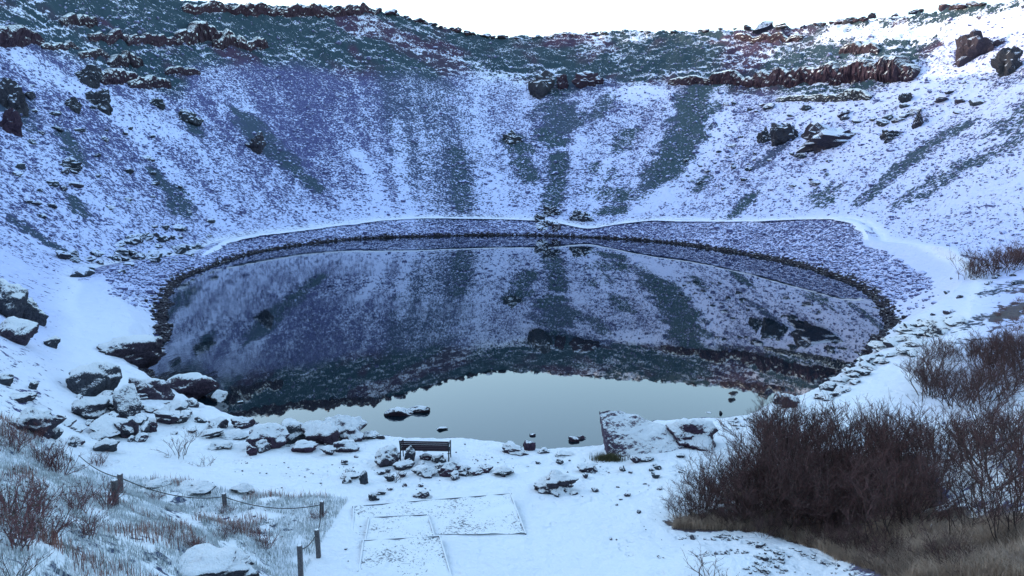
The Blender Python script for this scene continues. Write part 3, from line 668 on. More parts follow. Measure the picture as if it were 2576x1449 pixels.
def cliff(x0, x1, y0, y1, label, snow, tint):
    """a ragged rock wall set into the slope: broken front, thin ends, flat ledge on top"""
    ym = y1 - .1 * (y1 - y0); A = np.array(cast(x0, ym)); Bp = np.array(cast(x1, ym)); M = np.array(cast((x0 + x1) / 2, ym))
    D = np.linalg.norm(M - [0, 0, CAM_H]); H = (y1 - y0) / F * D * .86; seed = int(x0 * 3 + y0)
    n, m = 72, 12; V = []; Fc = []
    ga, gv = np.meshgrid(np.arange(n + 1) * .23 + seed, np.arange(m + 1) / m, indexing='ij')
    cg = perlin(ga * .3, gv * 2.2, 3) * .30 + perlin(ga * .9, gv * 7, 4) * .22 + perlin(ga * 4, gv * 14, 6) * .14; tg = perlin(np.arange(n + 1) / n * 5.0 + seed, np.full(n + 1, .3), 2)
    for i in range(n + 1):
        u = i / n; x, y = (A + (Bp - A) * u)[:2]; x = x + (M - (A + Bp) / 2)[0] * 4 * u * (1 - u); y = y + (M - (A + Bp) / 2)[1] * 4 * u * (1 - u)
        inw = np.array([CX - x, CY - y]); inw /= np.linalg.norm(inw); zb = hgt(x, y)
        tp = max(.05, min(1, math.sin(math.pi * u) ** .3 * (.88 + .3 * tg[i])))
        for j in range(m + 1):
            v = j / m
            if v < .62: t = v / .62; out = .10 + .42 * math.sin(t * 2.2) * (1 - .35 * t); hh = -.35 + 1.35 * t       # front, slightly overhanging
            else: t = (v - .62) / .38; out = .10 + .42 * math.sin(2.2) * .65 - 2.0 * t; hh = 1.0 + .08 * math.sin(t * 3) + .10 * t
            c = cg[i, j]
            o = (out + c * (1 if v < .7 else .4)) * H * .7 * (.35 + .65 * tp); h = hh * H * tp + c * .10 * H * (1 if hh > .2 else 0)
            V.append((x + inw[0] * o, y + inw[1] * o, zb + h))
        if i:
            for j in range(m): b = i * (m + 1) + j; Fc.append((b - m - 1, b, b + 1, b - m))
    V = np.array(V); c0 = np.array([M[0], M[1], M[2]]); ob = mesh_obj('cliff_ledge', bulk_mesh('cliff_ledge', V - c0, Fc), M_ROCK); ob.location = c0
    ob.color = (snow + .12, tint, .36, 1); return tag(ob, label, 'cliff')
LED = [
 (-20,100,78,118,'dark purple overhanging ledge at the left picture edge',.22,1), (115,190,108,124,'thin purple ledge right of the left edge overhang',.32,.8),
 (235,345,80,104,'left part of the long dark overhang high on the left slope',.25,1), (330,448,92,116,'right part of the long dark overhang high on the left slope',.22,1),
 (165,235,40,68,'short purple ledge above the long left overhang',.35,.8), (262,345,178,212,'tapering purple ledge on the upper left slope',.3,1),
 (335,420,190,222,'purple ledge continuing the tapering one downhill',.32,.9), (425,495,170,188,'short dark overhang right of the tapering ledge',.28,.9),
 (285,350,138,170,'dark slanting ledge between the two left overhangs',.32,.7), (212,265,128,148,'small dark overhang on the snowy upper left',.3,.8),
 (455,560,62,106,'purple cliff face left of the summit wall',.34,.9), (545,665,88,124,'purple broken cliff below the summit wall',.36,.9),
 (470,600,2,30,'left end of the brown purple summit wall on the skyline',.30,1), (590,720,8,36,'second stretch of the summit wall on the skyline',.32,1),
 (705,840,10,40,'third stretch of the summit wall on the skyline',.32,1), (830,945,12,38,'right end of the summit wall on the skyline',.34,1),
 (1690,1800,190,214,'left end of the long dark cliff on the right',.32,.9), (1790,1900,180,215,'second stretch of the long dark cliff on the right',.30,1),
 (1890,2000,172,214,'third stretch of the long dark cliff on the right',.30,1), (1990,2110,162,214,'tall middle stretch of the long dark cliff on the right',.28,1),
 (2100,2200,156,210,'fifth stretch of the long dark cliff on the right',.28,1), (2185,2290,150,206,'right end of the long dark cliff on the right',.30,.9),
 (1855,2010,78,100,'thin purple cliff high under the right rim',.36,.9), (2120,2200,110,138,'short purple cliff above the long right one',.36,.8),
 (1960,2110,236,256,'long low ledge under the dark cliff',.42,.2), (2105,2180,228,254,'dark lens shaped ledge right of the long low one',.4,.2),
]
for x0, x1, y0, y1, lab, sn, ti in LED:
    cliff(x0 - 10, x1 + 10, y0, y1, lab, sn - .05, ti)

# scattered individuals
def third(label, px, xs):
    if isinstance(label, str): return label
    return label[min(2, int(3 * (px - min(xs)) / (max(xs) - min(xs) + 1e-6)))]
def fill(n, poly, size, label, group, **kw):
    xs = [p[0] for p in poly]; ys = [p[1] for p in poly]; k = 0
    while k < n:
        px, py = rng.uniform(min(xs), max(xs)), rng.uniform(min(ys), max(ys)); ins = False
        for a, b in zip(poly, poly[1:] + poly[:1]):
            if (a[1] > py) != (b[1] > py) and px < (b[0] - a[0]) * (py - a[1]) / (b[1] - a[1]) + a[0]: ins = not ins
        if ins: scatter_rock(px, py, rng.uniform(*size), third(label, px, xs), group, **kw); k += 1
fill(64, [(2170,905),(2255,830),(2345,800),(2420,800),(2370,850),(2300,890),(2230,930),(2150,945)], (.55, 1.1), ['flat snow topped stone at the waterline end of the right slab field', 'flat snow topped stone in the middle of the right slab field', 'flat snow topped stone at the upper end of the right slab field'], 'stones of the right shore slab field', snow=.66, tint=.2, squash=.42)
fill(20, [(2060,1000),(2140,935),(2180,930),(2160,965),(2090,1010)], (.4, .8), 'flat snowy stone at the right shore corner by the thicket', 'stones at the right shore corner', snow=.62, tint=.4, squash=.45)
fill(60, [(330,590),(430,560),(540,600),(470,650),(330,690),(200,700),(150,650),(280,610)], (.7, 1.6), ['dark stone at the left end of the rock fall above the left path', 'dark stone in the middle of the rock fall above the left path', 'dark stone at the right end of the rock fall by the left path'], 'rock fall above the left path', snow=.46, tint=.1, squash=.6)
fill(46, [(20,200),(160,230),(330,290),(470,430),(560,560),(400,560),(250,520),(60,560),(10,430)], (.7, 1.6), ['dark stone on the left slope near the picture edge', 'dark stone halfway across the left snow slope', 'dark stone on the left slope next to the blue scree'], 'stones on the left slope', snow=.40, tint=.15, squash=.55)
fill(34, [(1700,420),(1850,330),(2000,380),(2150,400),(2100,470),(1900,480),(1720,470)], (.8, 1.5), ['small dark stone left of the right slope crags', 'small dark stone straight below the right slope crags', 'small dark stone right of the right slope crags'], 'stones below the right crags', snow=.36, tint=.2, squash=.5)
fill(26, [(1820,250),(2000,260),(2250,270),(2440,200),(2500,260),(2300,320),(2050,310),(1830,300)], (1.0, 2.2), ['dark stone under the left half of the long dark cliff', 'dark stone under the right half of the long dark cliff', 'dark stone high on the right slope past the long cliff'], 'stones high on the right slope', snow=.42, tint=.2, squash=.5)
fill(26, [(1480,1150),(1700,1150),(1760,1170),(1600,1300),(1460,1300),(1300,1210),(1290,1160)], (.10, .26), 'little dark stone poking out of the white shelf', 'little stones on the white shelf', snow=.36, tint=.2, squash=.8, sink=.35)
fill(24, [(860,1160),(960,1130),(1240,1180),(1290,1210),(1100,1215),(950,1260),(870,1230)], (.16, .40), ['little snowy stone left of the bench pile', 'little snowy stone in the middle of the bench pile', 'little snowy stone at the right end of the bench pile'], 'little stones around the bench pile', snow=.52, tint=.4, squash=.8)
fill(14, [(190,1000),(340,1000),(420,1020),(520,1040),(460,1080),(350,1120),(220,1110)], (.6, 1.25), ['snow dusted boulder at the left of the crowded boulder pile', 'snow dusted boulder in the midst of the crowded boulder pile', 'snow dusted boulder at the water side of the crowded boulder pile'], 'boulders of the crowded left pile', snow=.52, tint=.4, squash=.75)
fill(34, [(180,1000),(350,1000),(540,1030),(600,1100),(420,1120),(230,1150),(120,1110)], (.25, .7), ['small snowy stone at the left of the boulder pile', 'small snowy stone in the middle of the left boulders', 'small snowy stone between the left boulders and the water'], 'small stones among the left boulders', snow=.52, tint=.4, squash=.7)
fill(14, [(1840,1060),(1940,1030),(1950,1040),(1850,1085),(1800,1075)], (.15, .4), 'small stone along the near right waterline', 'stones along the near right waterline', snow=.5, tint=.3, squash=.6)
fill(18, [(2400,690),(2576,640),(2576,740),(2430,780),(2330,810)], (.3, .7), 'snowy stone on the bank below the far right bush', 'stones below the far right bush', snow=.5, tint=.3, squash=.6)
# broken rocks along the skyline
def skyline(px0, px1, n, size, label, snow, tint, depth=7):
    xs = [a for a, b in sky_px]; ys = [b for a, b in sky_px]
    for k in range(n):
        px = px0 + (px1 - px0) * (k + rng.random()) / n; scatter_rock(px, np.interp(px, xs, ys) + rng.uniform(2, depth), rng.uniform(*size), third(label, px, (px0, px1)), 'rocks along the crater rim', name='rim_rock', snow=snow, tint=tint, bright=.4, squash=.5, sink=.3)
skyline(950, 1280, 22, (1.2, 3.0), ['brown rock on the skyline next to the summit wall', 'brown rock on the falling skyline', 'brown rock on the skyline near its lowest dip'], .34, .9)
skyline(1290, 2020, 26, (.8, 2.6), ['small rock on the skyline right of its lowest dip', 'small rock on the middle of the right skyline', 'small rock on the skyline where it starts to rise'], .42, .5)
skyline(2040, 2480, 34, (1.0, 2.8), ['dark rock on the rising skyline left of the sunlit snow', 'dark rock on the skyline above the sunlit snow', 'dark rock on the skyline at the upper right corner'], .36, .6, 10)
# dark wet stones along the whole waterline and uncountable rubble
def rubble(name, label, pts, sizes, snow, tint, bright=.5, squash=.7, seed=1, mat=None):
    rs = np.random.RandomState(seed)
    base = []
    for k in range(6):
        m = rock_mesh('tmp', 900 + k, 1, planes=8, rough=.05); v = np.array([a.co[:] for a in m.vertices]); f = np.array([p.vertices[:] for p in m.polygons]); base.append((v, f)); bpy.data.meshes.remove(m)
    V = []; Fc = []; off = 0
    for (x, y, z), s in zip(pts, sizes):
        v, f = base[rs.randint(6)]; a = rs.uniform(0, 6.28); c, sn = math.cos(a), math.sin(a)
        q = v * np.array([s * rs.uniform(.8, 1.3), s * rs.uniform(.7, 1.1), s * squash * rs.uniform(.7, 1.3)])
        q = np.stack([q[:, 0] * c - q[:, 1] * sn + x, q[:, 0] * sn + q[:, 1] * c + y, q[:, 2] + z - .3 * s * squash], -1)
        V.append(q); Fc.append(f + off); off += len(q)
    o = mesh_obj(name, bulk_mesh(name, np.vstack(V), np.vstack(Fc)), mat or M_ROCK); o.color = (snow, tint, bright, 1)
    return tag(o, label, name.replace('_', ' '), kind='stuff')
rs = np.random.RandomState(12)
ph = rs.uniform(-np.pi, np.pi, 5200); rl = terp(RLc, ph); dd = rs.normal(.15, .28, 5200)
x = CX + (rl + dd) * np.sin(ph); y = CY + (rl + dd) * np.cos(ph); z = height(x, y)
rubble('shoreline_rubble', 'dark wet stones lining the edge of the lake', np.stack([x, y, np.maximum(z, -.1)], -1)[y > 39], rs.uniform(.15, .42, 5200)[y > 39], .02, .5, .35)
ph = rs.uniform(-2.5, 2.6, 15000); rl = terp(RLc, ph); wdt = terp(RSc, ph) - rl; dd = rs.uniform(.05, .97, 15000) * np.maximum(wdt - 2.2, .3)
x = CX + (rl + dd) * np.sin(ph); y = CY + (rl + dd) * np.cos(ph); ok = (y > 36) & (rs.rand(15000) > sstep(.52, .76, np.abs(ph) / np.pi + .08 * fbm(x, y, .2, 2, 180)))
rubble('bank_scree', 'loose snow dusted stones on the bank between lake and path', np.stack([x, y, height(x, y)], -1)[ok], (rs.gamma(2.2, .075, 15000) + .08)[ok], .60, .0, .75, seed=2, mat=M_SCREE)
N = 26000
ph = rs.uniform(-2.1, 2.2, N); q = rs.beta(1.3, 1.6, N) * .95
r_ = terp(RSc, ph) + .8 + q * (terp(RRc, ph) - terp(RSc, ph)); x = CX + r_ * np.sin(ph); y = CY + r_ * np.cos(ph); ok = (y > 40) & (fbm(x, y, .05, 2, 5) > -.25)
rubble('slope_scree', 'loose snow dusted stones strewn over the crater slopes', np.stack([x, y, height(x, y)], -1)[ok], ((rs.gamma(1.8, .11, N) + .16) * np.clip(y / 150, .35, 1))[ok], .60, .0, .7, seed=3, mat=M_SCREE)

# ------------------------------------------------------------------ box helper for carpentry
def box_mesh(name, a, b, wd, ht, mat, up=(0, 0, 1), bev=.008):
    """bar from a to b with section wd x ht (ht along up)"""
    a, b, up = Vector(a), Vector(b), Vector(up); d = (b - a); L = d.length; d.normalize()
    s = d.cross(up).normalized(); u = s.cross(d).normalized()
    bm = bmesh.new(); bmesh.ops.create_cube(bm, size=1)
    Mx = Matrix((( d.x * L, s.x * wd, u.x * ht, 0), (d.y * L, s.y * wd, u.y * ht, 0), (d.z * L, s.z * wd, u.z * ht, 0), (0, 0, 0, 1)))
    bmesh.ops.transform(bm, matrix=Matrix.Translation((a + b) / 2) @ Mx, verts=bm.verts)
    if bev: bmesh.ops.bevel(bm, geom=bm.edges, offset=bev, segments=1, affect='EDGES')
    bmesh.ops.recalc_face_normals(bm, faces=bm.faces)
    me = bpy.data.meshes.new(name); bm.to_mesh(me); bm.free(); me.materials.append(mat); return me
def tube_mesh(name, pts, rad, mat, n=6):
    V = []; Fc = []; pts = [Vector(p) for p in pts]
    for i, p in enumerate(pts):
        d = (pts[min(i + 1, len(pts) - 1)] - pts[max(i - 1, 0)]).normalized(); a = d.orthogonal().normalized()
        if i and abs(a.dot(prev)) < .5: a = d.cross(prev).normalized().cross(d) * 1
        prev = a; b = d.cross(a)
        for k in range(n): V.append(p + (a * math.cos(6.2832 * k / n) + b * math.sin(6.2832 * k / n)) * rad)
        if i:
            for k in range(n): Fc.append((n * i - n + k, n * i - n + (k + 1) % n, n * i + (k + 1) % n, n * i + k))
    me = bulk_mesh(name, [v[:] for v in V], Fc, True); me.materials.append(mat); return me

# ------------------------------------------------------------------ bench
def bench():
    x, y, z = cast(1071, 1157)
    t = empty('bench', (x, y, z), R(-3)); tag(t, 'dark slatted wooden bench with iron arms facing the lake', 'bench')
    W = 1.74
    for k in range(5):                                                # backrest, nearest the camera, leaning towards it
        zz = .47 + k * .072 + (.0 if k else 0); yy = -.20 - (zz - .40) * .22
        mesh_obj('back_slat', box_mesh('back_slat', (-W / 2 + .03, yy, zz), (W / 2 - .03, yy, zz), .022, .060, M_SLAT, (0, -.2, 1), .004), None, t)
    for k in range(5):
        yy = -.15 + k * .092
        mesh_obj('seat_slat', box_mesh('seat_slat', (-W / 2 + .03, yy, .405), (W / 2 - .03, yy, .405), .07, .024, M_SLAT, (0, 0, 1), .004), None, t)
    for s in (-1, 1):
        xx = s * (W / 2 - .02)
        f = mesh_obj('side_frame', tube_mesh('side_frame', [(xx, -.34, .80), (xx, -.27, .62), (xx, -.21, .42), (xx, -.23, .2), (xx, -.30, -.03)], .024, M_IRON), None, t)
        mesh_obj('front_leg', tube_mesh('front_leg', [(xx, .27, .62), (xx, .28, .5), (xx, .26, .38), (xx, .25, .18), (xx, .31, -.03)], .022, M_IRON), None, f)
        mesh_obj('armrest', tube_mesh('armrest', [(xx, -.25, .60), (xx, -.05, .645), (xx, .15, .65), (xx, .30, .625), (xx, .32, .58)], .022, M_IRON), None, f)
        mesh_obj('seat_bearer', tube_mesh('seat_bearer', [(xx, -.22, .38), (xx, 0, .372), (xx, .26, .38)], .018, M_IRON), None, f)
bench()

# ------------------------------------------------------------------ rope fence
def fence():
    posts = [((292, 1278), .62), ((303, 1240), .48), ((567, 1276), .42), ((809, 1300), .46), ((802, 1402), .72), ((758, 1470), .95)]
    base = [cast(*p) for p, h in posts]
    t = empty('rope_fence', base[2]); tag(t, 'low post and rope fence along the meadow edge', 'fence')
    o0 = Vector(base[2]); tops = []
    for (x, y, z), (p, h) in zip(base, posts):
        b = Vector((x, y, z - .1)) - o0; lean = Vector((rng.uniform(-.04, .04), rng.uniform(-.03, .03), 0)); tp = b + Vector((0, 0, h + .1)) + lean
        mesh_obj('post', box_mesh('post', b, tp, .105, .105, M_WOOD, (0, 1, 0), .012), None, t); tops.append(tp - Vector((0, 0, .10)))
    for i, j, sag in ((1, 2, .22), (2, 3, .22), (3, 4, .16), (4, 5, .10), (1, 0, .02)):
        a, b = tops[i], tops[j]; pts = [a.lerp(b, k / 14) - Vector((0, 0, sag * 4 * (k / 14) * (1 - k / 14))) for k in range(15)]
        mesh_obj('rope', tube_mesh('rope', pts, .013, M_ROPE, 5), None, t)
    a = tops[1]; b = Vector(cast(200, 1165)) + Vector((0, 0, .25)) - o0
    mesh_obj('rope', tube_mesh('rope', [a.lerp(b, k / 10) - Vector((0, 0, .5 * (k / 10) * (1 - k / 10))) for k in range(11)], .013, M_ROPE, 5), None, t)
fence()

# ------------------------------------------------------------------ timber landing and steps
def landing():
    quads = [([(890,1272),(1284,1240),(1322,1340),(886,1345)], 0.0), ([(929,1300),(1076,1293),(1098,1365),(916,1372)], .08), ([(914,1358),(1106,1347),(1150,1500),(893,1510)], .16)]
    zb = max(hgt(*on_plane(a, b, 1.0)[:2]) for a, b in [(900,1280),(1280,1250),(1100,1290),(1000,1330)]) + .03
    o0 = Vector(on_plane(1090, 1256, zb)); t = empty('landing', o0); tag(t, 'snow covered timber edged landing with two broad gravel steps', 'steps')
    for q, dz in quads:
        P = [Vector(on_plane(a, b, zb + dz)) - o0 for a, b in q]
        bm = bmesh.new(); n = 40; vg = []
        for i in range(n + 1):
            for j in range(n + 1):
                u, v = i / n, j / n; p = P[0].lerp(P[1], u).lerp(P[3].lerp(P[2], u), v); w_ = p + o0
                hh = .012 * math.sin(w_.x * 7 + 2 * math.sin(w_.y * 5)) + .010 * math.sin(w_.y * 9 + 3 * math.sin(w_.x * 4.3))
                vg.append(bm.verts.new((p.x, p.y, p.z - .02 + hh)))
        for i in range(n):
            for j in range(n): bm.faces.new((vg[i * (n + 1) + j], vg[i * (n + 1) + j + 1], vg[(i + 1) * (n + 1) + j + 1], vg[(i + 1) * (n + 1) + j]))
        bmesh.ops.recalc_face_normals(bm, faces=bm.faces)
        if sum(f.normal.z for f in bm.faces) < 0: bmesh.ops.reverse_faces(bm, faces=bm.faces)
        me = bpy.data.meshes.new('gravel_fill'); bm.to_mesh(me); bm.free(); me.materials.append(M_GRAVEL2); mesh_obj('gravel_fill', me, None, t)
        for k, (a, b) in enumerate(((0, 1), (1, 2), (3, 0))):
            e = (P[b] - P[a]).normalized() * .04; dn = Vector((0, 0, -.108 + .002 * k))
            mesh_obj('edge_board', box_mesh('edge_board', P[a] - e + dn, P[b] + e + dn, .04, .22, M_EDGE, (0, 0, 1), .006), None, t)
def gravel2():
    m, nt, b = mat_new('gravel_under_thin_snow'); g = NB(nt); pos = g.n('ShaderNodeNewGeometry').outputs['Position']
    n = g.math('ADD', g.math('MULTIPLY', g.noise(pos, 13, 3, .6), .6), g.math('MULTIPLY', g.noise(pos, 34, 2, .6), .4))
    big = g.noise(pos, .9, 2, .5); s = g.ramp(g.math('ADD', n, g.math('MULTIPLY', big, .35)), .54, .63)
    g.link(g.mix(s, C(.12, .13, .14), SNOW), b.inputs['Base Color']); b.inputs['Roughness'].default_value = .9; g.link(g.bump(n, .6, .03), b.inputs['Normal']); return m
M_GRAVEL2 = gravel2()
landing()

# ------------------------------------------------------------------ shrubs and grass
def shrub_meshes(seed, stems, height_, spread, lvl2=6, lvl3=4, leafn=0.6, thin=1.0, droop=0.0):
    """three meshes: stems, twigs, leaves of a bare willow shrub of about unit position"""
    rs = random.Random(seed); parts = {'stem': ([], []), 'twig': ([], []), 'leaf': ([], [])}
    def bar(key, pts, r0, r1):
        V, Fc = parts[key]; o = len(V)
        for i, p in enumerate(pts):
            rad = r0 + (r1 - r0) * i / (len(pts) - 1); d = (pts[min(i + 1, len(pts) - 1)] - pts[max(i - 1, 0)]).normalized()
            a = d.cross(Vector((.3, .9, .1))).normalized(); b = d.cross(a)
            for k in range(3):
                c = 2.0944 * k; V.append((p + a * (math.cos(c) * rad) + b * (math.sin(c) * rad))[:])
            if i:
                for k in range(3): Fc.append((o + 3 * i - 3 + k, o + 3 * i - 3 + (k + 1) % 3, o + 3 * i + (k + 1) % 3, o + 3 * i + k))
    def path(p, d, L, n, wig, lift):
        out = [p.copy()]
        for i in range(n):
            d = (d + Vector((rs.gauss(0, wig), rs.gauss(0, wig), rs.gauss(0, wig) + lift))).normalized(); p = p + d * (L / n); out.append(p.copy())
        return out, d
    def leaf(p):
        V, Fc = parts['leaf']; o = len(V); a = Vector((rs.gauss(0, 1), rs.gauss(0, 1), rs.gauss(0, 1))).normalized(); b = a.orthogonal().normalized(); l = rs.uniform(.02, .045)
        V.extend([(p)[:], (p + a * l * .5 + b * l * .25)[:], (p + a * l)[:], (p + a * l * .5 - b * l * .25)[:]]); Fc.append((o, o + 1, o + 2, o + 3))
    for s in range(stems):
        an = rs.uniform(0, 6.283); lean = rs.uniform(.05, 1) ** .8 * spread
        p0 = Vector((math.cos(an), math.sin(an), 0)) * rs.uniform(0, .28) * height_ * (.4 + spread); p0.z = -.12
        d = Vector((math.cos(an) * lean, math.sin(an) * lean, 1)).normalized(); L = height_ * rs.uniform(.6, 1.05)
        pts, _ = path(p0, d, L, 5, .17, .03 - droop); tk = rs.uniform(.7, 1.7); bar('stem', pts, .015 * thin * tk, .005 * thin)
        for b in range(lvl2):
            f = rs.uniform(.25, .97) * 4.99; i = int(f); p = pts[i].lerp(pts[i + 1], f - i); dd = (pts[i + 1] - pts[i]).normalized()
            d2 = (dd + Vector((rs.gauss(0, .75), rs.gauss(0, .75), rs.uniform(-.3, .4)))).normalized(); L2 = L * rs.uniform(.18, .42)
            p2, _ = path(p, d2, L2, 3, .13, .06 - droop); bar('twig', p2, .0065 * thin, .003 * thin)
            for c in range(lvl3):
                f = rs.uniform(.2, 1) * 2.99; i2 = int(f); q = p2[i2].lerp(p2[i2 + 1], f - i2)
                d3 = ((p2[i2 + 1] - p2[i2]).normalized() + Vector((rs.gauss(0, .55), rs.gauss(0, .55), rs.uniform(-.1, .45)))).normalized()
                p3, _ = path(q, d3, L * rs.uniform(.07, .18), 2, .12, .05 - droop); bar('twig', p3, .0042 * thin, .0022 * thin)
                if rs.random() < leafn: leaf(p3[-1])
                if rs.random() < leafn * .5: leaf(p3[1])
    return {k: bulk_mesh(k, v, f) for k, (v, f) in parts.items() if f}
def as_quads(m): return m
def make_shrub_kind(seed, name, mats, **kw):
    ms = shrub_meshes(seed, **kw); out = {}
    for k, m in ms.items(): m.materials.append(mats[k]); out[k] = m
    return out
PART = {'stem': 'stems', 'twig': 'twigs', 'leaf': 'leaves'}
def place_shrub(kind, name, x, y, z, s, rz, label, group=None, cat='shrub', sz=None):
    t = empty(name, (x, y, z), rz); t.scale = (s, s, sz or s); tag(t, label, cat, group)
    for k, m in kind.items():
        o = bpy.data.objects.new(PART[k], m); COL.objects.link(o); o.parent = t; o['kind'] = 'stuff'
    return t
WM = {'stem': M_BARK, 'twig': M_TWIG, 'leaf': M_LEAF}; HM = {'stem': M_TWIG2, 'twig': M_TWIG2, 'leaf': M_LEAF}
WIL = [make_shrub_kind(30 + k, 'willow', WM, stems=14, height_=1.0 * 1.7, spread=.75, lvl2=10, lvl3=6, leafn=.6) for k in range(4)]
HEA = [make_shrub_kind(50 + k, 'heath', HM, stems=26, height_=.6, spread=.8, lvl2=5, lvl3=3, leafn=.35, thin=.6) for k in range(2)]
BAR = [make_shrub_kind(60 + k, 'bare', WM, stems=11, height_=.9, spread=1.0, lvl2=5, lvl3=3, leafn=.1, thin=.75) for k in range(2)]
def in_poly(px, py, poly):
    ins = False
    for a, b in zip(poly, poly[1:] + poly[:1]):
        if (a[1] > py) != (b[1] > py) and px < (b[0] - a[0]) * (py - a[1]) / (b[1] - a[1]) + a[0]: ins = not ins
    return ins
def thicket(n, poly, mind, sfun, label, group, kinds=WIL, name='willow_shrub'):
    got = []; tries = 0; xs = [p[0] for p in poly]; ys = [p[1] for p in poly]
    while len(got) < n and tries < n * 60:
        tries += 1; px, py = rng.uniform(min(xs), max(xs)), rng.uniform(min(ys), max(ys))
        if not in_poly(px, py, poly): continue
        x, y, z = cast(px, py)
        if any(math.hypot(x - a, y - b) < mind for a, b in got): continue
        got.append((x, y)); s = sfun(px, py) * rng.uniform(.85, 1.15)
        place_shrub(rng.choice(kinds), name, x, y, z, s, rng.uniform(0, 6.28), third(label, px, xs), group, sz=s * rng.uniform(.9, 1.1))
thicket(62, [(1700,1318),(1780,1250),(1870,1185),(1950,1130),(2060,1100),(2180,1095),(2260,1150),(2290,1270),(2290,1350),(2200,1380),(2050,1350),(1900,1322)], .34,
        lambda px, py: .55 + .5 * min(1, max(0, (px - 1690) / 260)), ['low willow shrub at the thinning left end of the thicket', 'dense dark willow shrub in the middle of the thicket', 'tall willow shrub at the right end of the dense thicket'], 'willow shrubs of the dense thicket')
thicket(18, [(2330,1120),(2576,1090),(2620,1300),(2576,1400),(2400,1380),(2340,1250)], 1.0 * .8, lambda px, py: .85, ['leafless willow shrub next to the dense thicket on its right', 'leafless willow shrub standing over the right snow gaps', 'leafless willow shrub at the right picture edge'], 'loose willow shrubs at the right edge')
thicket(34, [(1680,1325),(1720,1296),(1850,1300),(2050,1340),(2200,1390),(2420,1400),(2400,1440),(2200,1435),(2080,1392),(1900,1340)], .3, lambda px, py: .42, ['low twiggy shrub at the left tip of the thicket edge', 'low twiggy shrub along the front edge of the thicket', 'low twiggy shrub in the brown grass right of the thicket'], 'low shrubs along the thicket edge', WIL + BAR)
thicket(22, [(2290,965),(2400,930),(2576,900),(2620,1000),(2460,1040),(2330,1010)], .6, lambda px, py: .88, ['left willow shrub of the row above the right snow patch', 'middle willow shrub of the row above the right snow patch', 'right willow shrub of the row above the right snow patch'], 'willow shrubs above the right snow patch')
thicket(10, [(2300,900),(2420,885),(2600,870),(2600,900),(2380,915)], .8, lambda px, py: .6, 'low willow shrub on the upper right snow slope', 'low willow shrubs on the right slope')
thicket(10, [(2425,700),(2500,672),(2580,640),(2590,665),(2520,695),(2440,705)], .9, lambda px, py: .95, 'dark bush clump on the slope at the far right edge', 'dark bush clump at the far right')
thicket(12, [(2500,790),(2576,740),(2600,850),(2520,860)], .8, lambda px, py: .55, 'brown heath shrub on the right bank under the bush clump', 'brown heath shrubs on the right bank', HEA, 'heath_shrub')
for px, py, s, lab in [(455,1150,1.0,'bare twiggy shrub spreading over the snow below the left boulders'), (515,1172,.55,'small bare shrub right of the spreading one'), (490,1100,.5,'thin bare shrub behind the spreading one'),
                       (990,1212,.55,'tiny pale bare shrub in front of the bench pile'), (1090,1195,.4,'tiny bare shrub amid the bench pile'), (30,1470,.6,'dark bare shrub at the lower left corner'),
                       (1800,1462,.95,'sparse bare sprig at the bottom edge of the snow bank'), (420,1060,.4,'small bare shrub in front of the flat layered slab')]:
    x, y, z = cast(px, py); place_shrub(rng.choice(BAR), 'bare_shrub', x, y, z, s, rng.uniform(0, 6), lab)
for px, py, s, lab in [(140,1190,1.5,'largest purple brown heath bush on the left meadow'), (105,1165,1.2,'heath bush behind the largest one'), (25,1125,1.4,'purple heath bush at the left edge below the broken rock'),
                       (90,1100,1.0,'heath bush under the broken rock at left'), (245,1170,.8,'small dark bush right of the largest heath bush'), (25,1295,1.3,'wide heath patch at the left edge of the meadow'), (85,1290,1.1,'second heath patch from the left edge'),
                       (190,1282,1.0,'heath tuft left of the end post'), (262,1275,1.2,'rusty heath tuft leaning on the end post'), (40,1370,1.2,'rusty heath tuft low on the left edge'),
                       (105,1360,1.0,'tall rusty tuft in the middle left meadow'), (215,1345,.8,'rusty tuft below the end post'), (568,1290,.55,'heath tuft round the foot of the middle post'), (802,1305,.6,'heath tuft round the corner post'),
                       (585,1345,.7,'dark heath tuft in the meadow under the middle post'), (665,1375,.9,'rusty heath tuft near the large lumpy boulder'), (390,1260,.6,'small rusty tuft right of the end post'), (485,1385,.6,'dark tuft behind the large lumpy boulder'),
                       (560,1355,.5,'small dark tuft left of the rusty one')]:
    x, y, z = cast(px, py); place_shrub(rng.choice(HEA), 'heath_shrub', x, y, z, s, rng.uniform(0, 6), lab)

def grass(name, label, pts, hmin, hmax, mat, width=.007, lean=.5, seed=1):
    rs = np.random.RandomState(seed); n = len(pts); P = np.asarray(pts)
    a = rs.uniform(0, 6.283, n); h = rs.uniform(hmin, hmax, n); l = rs.uniform(.1, 1, n) * lean * h; b = a + rs.uniform(1, 2, n)
    dx, dy = np.cos(b) * width, np.sin(b) * width
    tip = P + np.stack([np.cos(a) * l, np.sin(a) * l, h], -1); mid = P + np.stack([np.cos(a) * l * .35, np.sin(a) * l * .35, h * .62], -1)
    off = np.stack([dx, dy, np.zeros(n)], -1); P = P - [0, 0, .03]
    V = np.stack([P - off, P + off, mid + off * .7, tip, mid - off * .7], 1).reshape(-1, 3)
    o = np.arange(n)[:, None] * 5
    Q = np.concatenate([o + np.array([[0, 1, 2]]), o + np.array([[0, 2, 4]]), o + np.array([[4, 2, 3]])])
    return tag(mesh_obj(name, bulk_mesh(name, V, Q), mat), label, 'grass', kind='stuff')
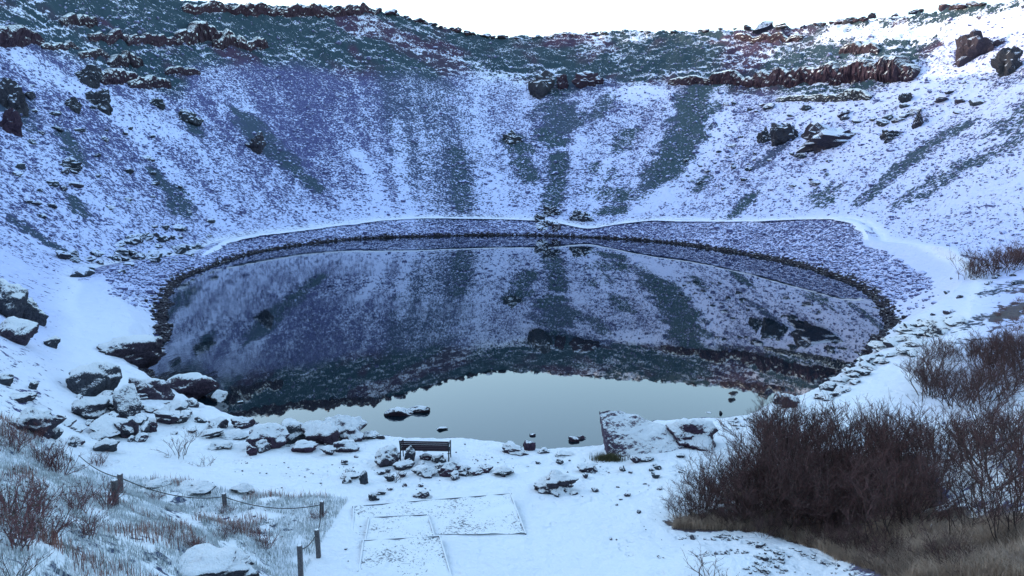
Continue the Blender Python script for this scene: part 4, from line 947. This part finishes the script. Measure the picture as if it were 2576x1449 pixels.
def meadow_points(n, seed, cl, thr, xr=(-20, -4.7), yr=(8.5, 25)):
    rs = np.random.RandomState(seed); x = rs.uniform(*xr, n); y = rs.uniform(*yr, n)
    k = (fbm(x, y, cl, 2, seed) > thr) & (y < 23.0 - .10 * (x + 8)) & (x < -4.9 - .25 * np.maximum(0, 21 - y) * 0)
    x, y = x[k], y[k]; return np.stack([x, y, height(x, y)], -1)
grass('frosted_grass', 'frosted pale grass poking through snow on the left meadow', meadow_points(150000, 5, .8, -.22), .04, .16, M_FROST, .006, .9, 2)
grass('tawny_grass', 'rusty dry grass tufts on the left meadow', meadow_points(60000, 6, .5, .26), .08, .30, M_TAWNY, .006, .7, 3)
def px_points(poly, n, seed):
    rs = random.Random(seed); W_ = [cast(*p)[:2] for p in poly]; xs = [p[0] for p in W_]; ys = [p[1] for p in W_]; out = []
    while len(out) < n:
        x, y = rs.uniform(min(xs), max(xs)), rs.uniform(min(ys), max(ys))
        if in_poly(x, y, W_): out.append((x, y))
    A = np.array(out); return np.stack([A[:, 0], A[:, 1], height(A[:, 0], A[:, 1])], -1)
grass('brown_grass', 'brown dry grass at the foot of the willow thicket', np.vstack([px_points([(1700,1318),(1780,1300),(1900,1300),(2100,1310),(2330,1330),(2580,1310),(2600,1460),(2280,1470),(2200,1440),(2090,1400),(2000,1364),(1850,1334),(1690,1330)], 42000, 3),
      px_points([(1800,1240),(2000,1160),(2200,1150),(2330,1250),(2330,1350),(1900,1310)], 16000, 4)]), .08, .34, M_REED, .005, 1.5, 4)
p = np.array(cast(1530, 1158)); rs = np.random.RandomState(9)
A = p[None, :2] + rs.normal(0, .16, (1400, 2)) * [1.4, .7]
grass('moss_tuft', 'yellow green grass tuft at the foot of the tilted slab', np.stack([A[:, 0], A[:, 1], height(A[:, 0], A[:, 1])], -1), .08, .28, plain('olive_grass', C(.12, .105, .05), C(.06, .06, .03), 3), .007, .8, 6)

rs = np.random.RandomState(21); n = 9000
x = rs.uniform(-12, 14, n); y = rs.uniform(15, 36, n); ph_, r_ = polar(x, y); dd = r_ - terp(RLc, ph_)
ok = (dd > .5) & (fbm(x, y, .5, 3, 160) > .12) & (rs.rand(n) < .35) & ~((np.abs(x + .3) < 2.2) & (y < 24)) & (x < 9)
rubble('pebbles', 'tiny dark pebbles poking out of the white shelf', np.stack([x, y, height(x, y)], -1)[ok], (rs.gamma(2, .014, n) + .025)[ok], .25, .3, .5, seed=4)
rs = np.random.RandomState(22); W2 = px_points([(1700,1345),(1850,1345),(2000,1380),(2090,1415),(2180,1455),(1900,1460),(1750,1400)], 700, 8)
W2 = W2[fbm(W2[:, 0], W2[:, 1], 1.1, 2, 161) > .05]
rubble('bank_pebbles', 'tiny dark clods on the low snow bank before the thicket', W2, rs.gamma(2, .02, len(W2)) + .03, .3, .3, .5, seed=5)
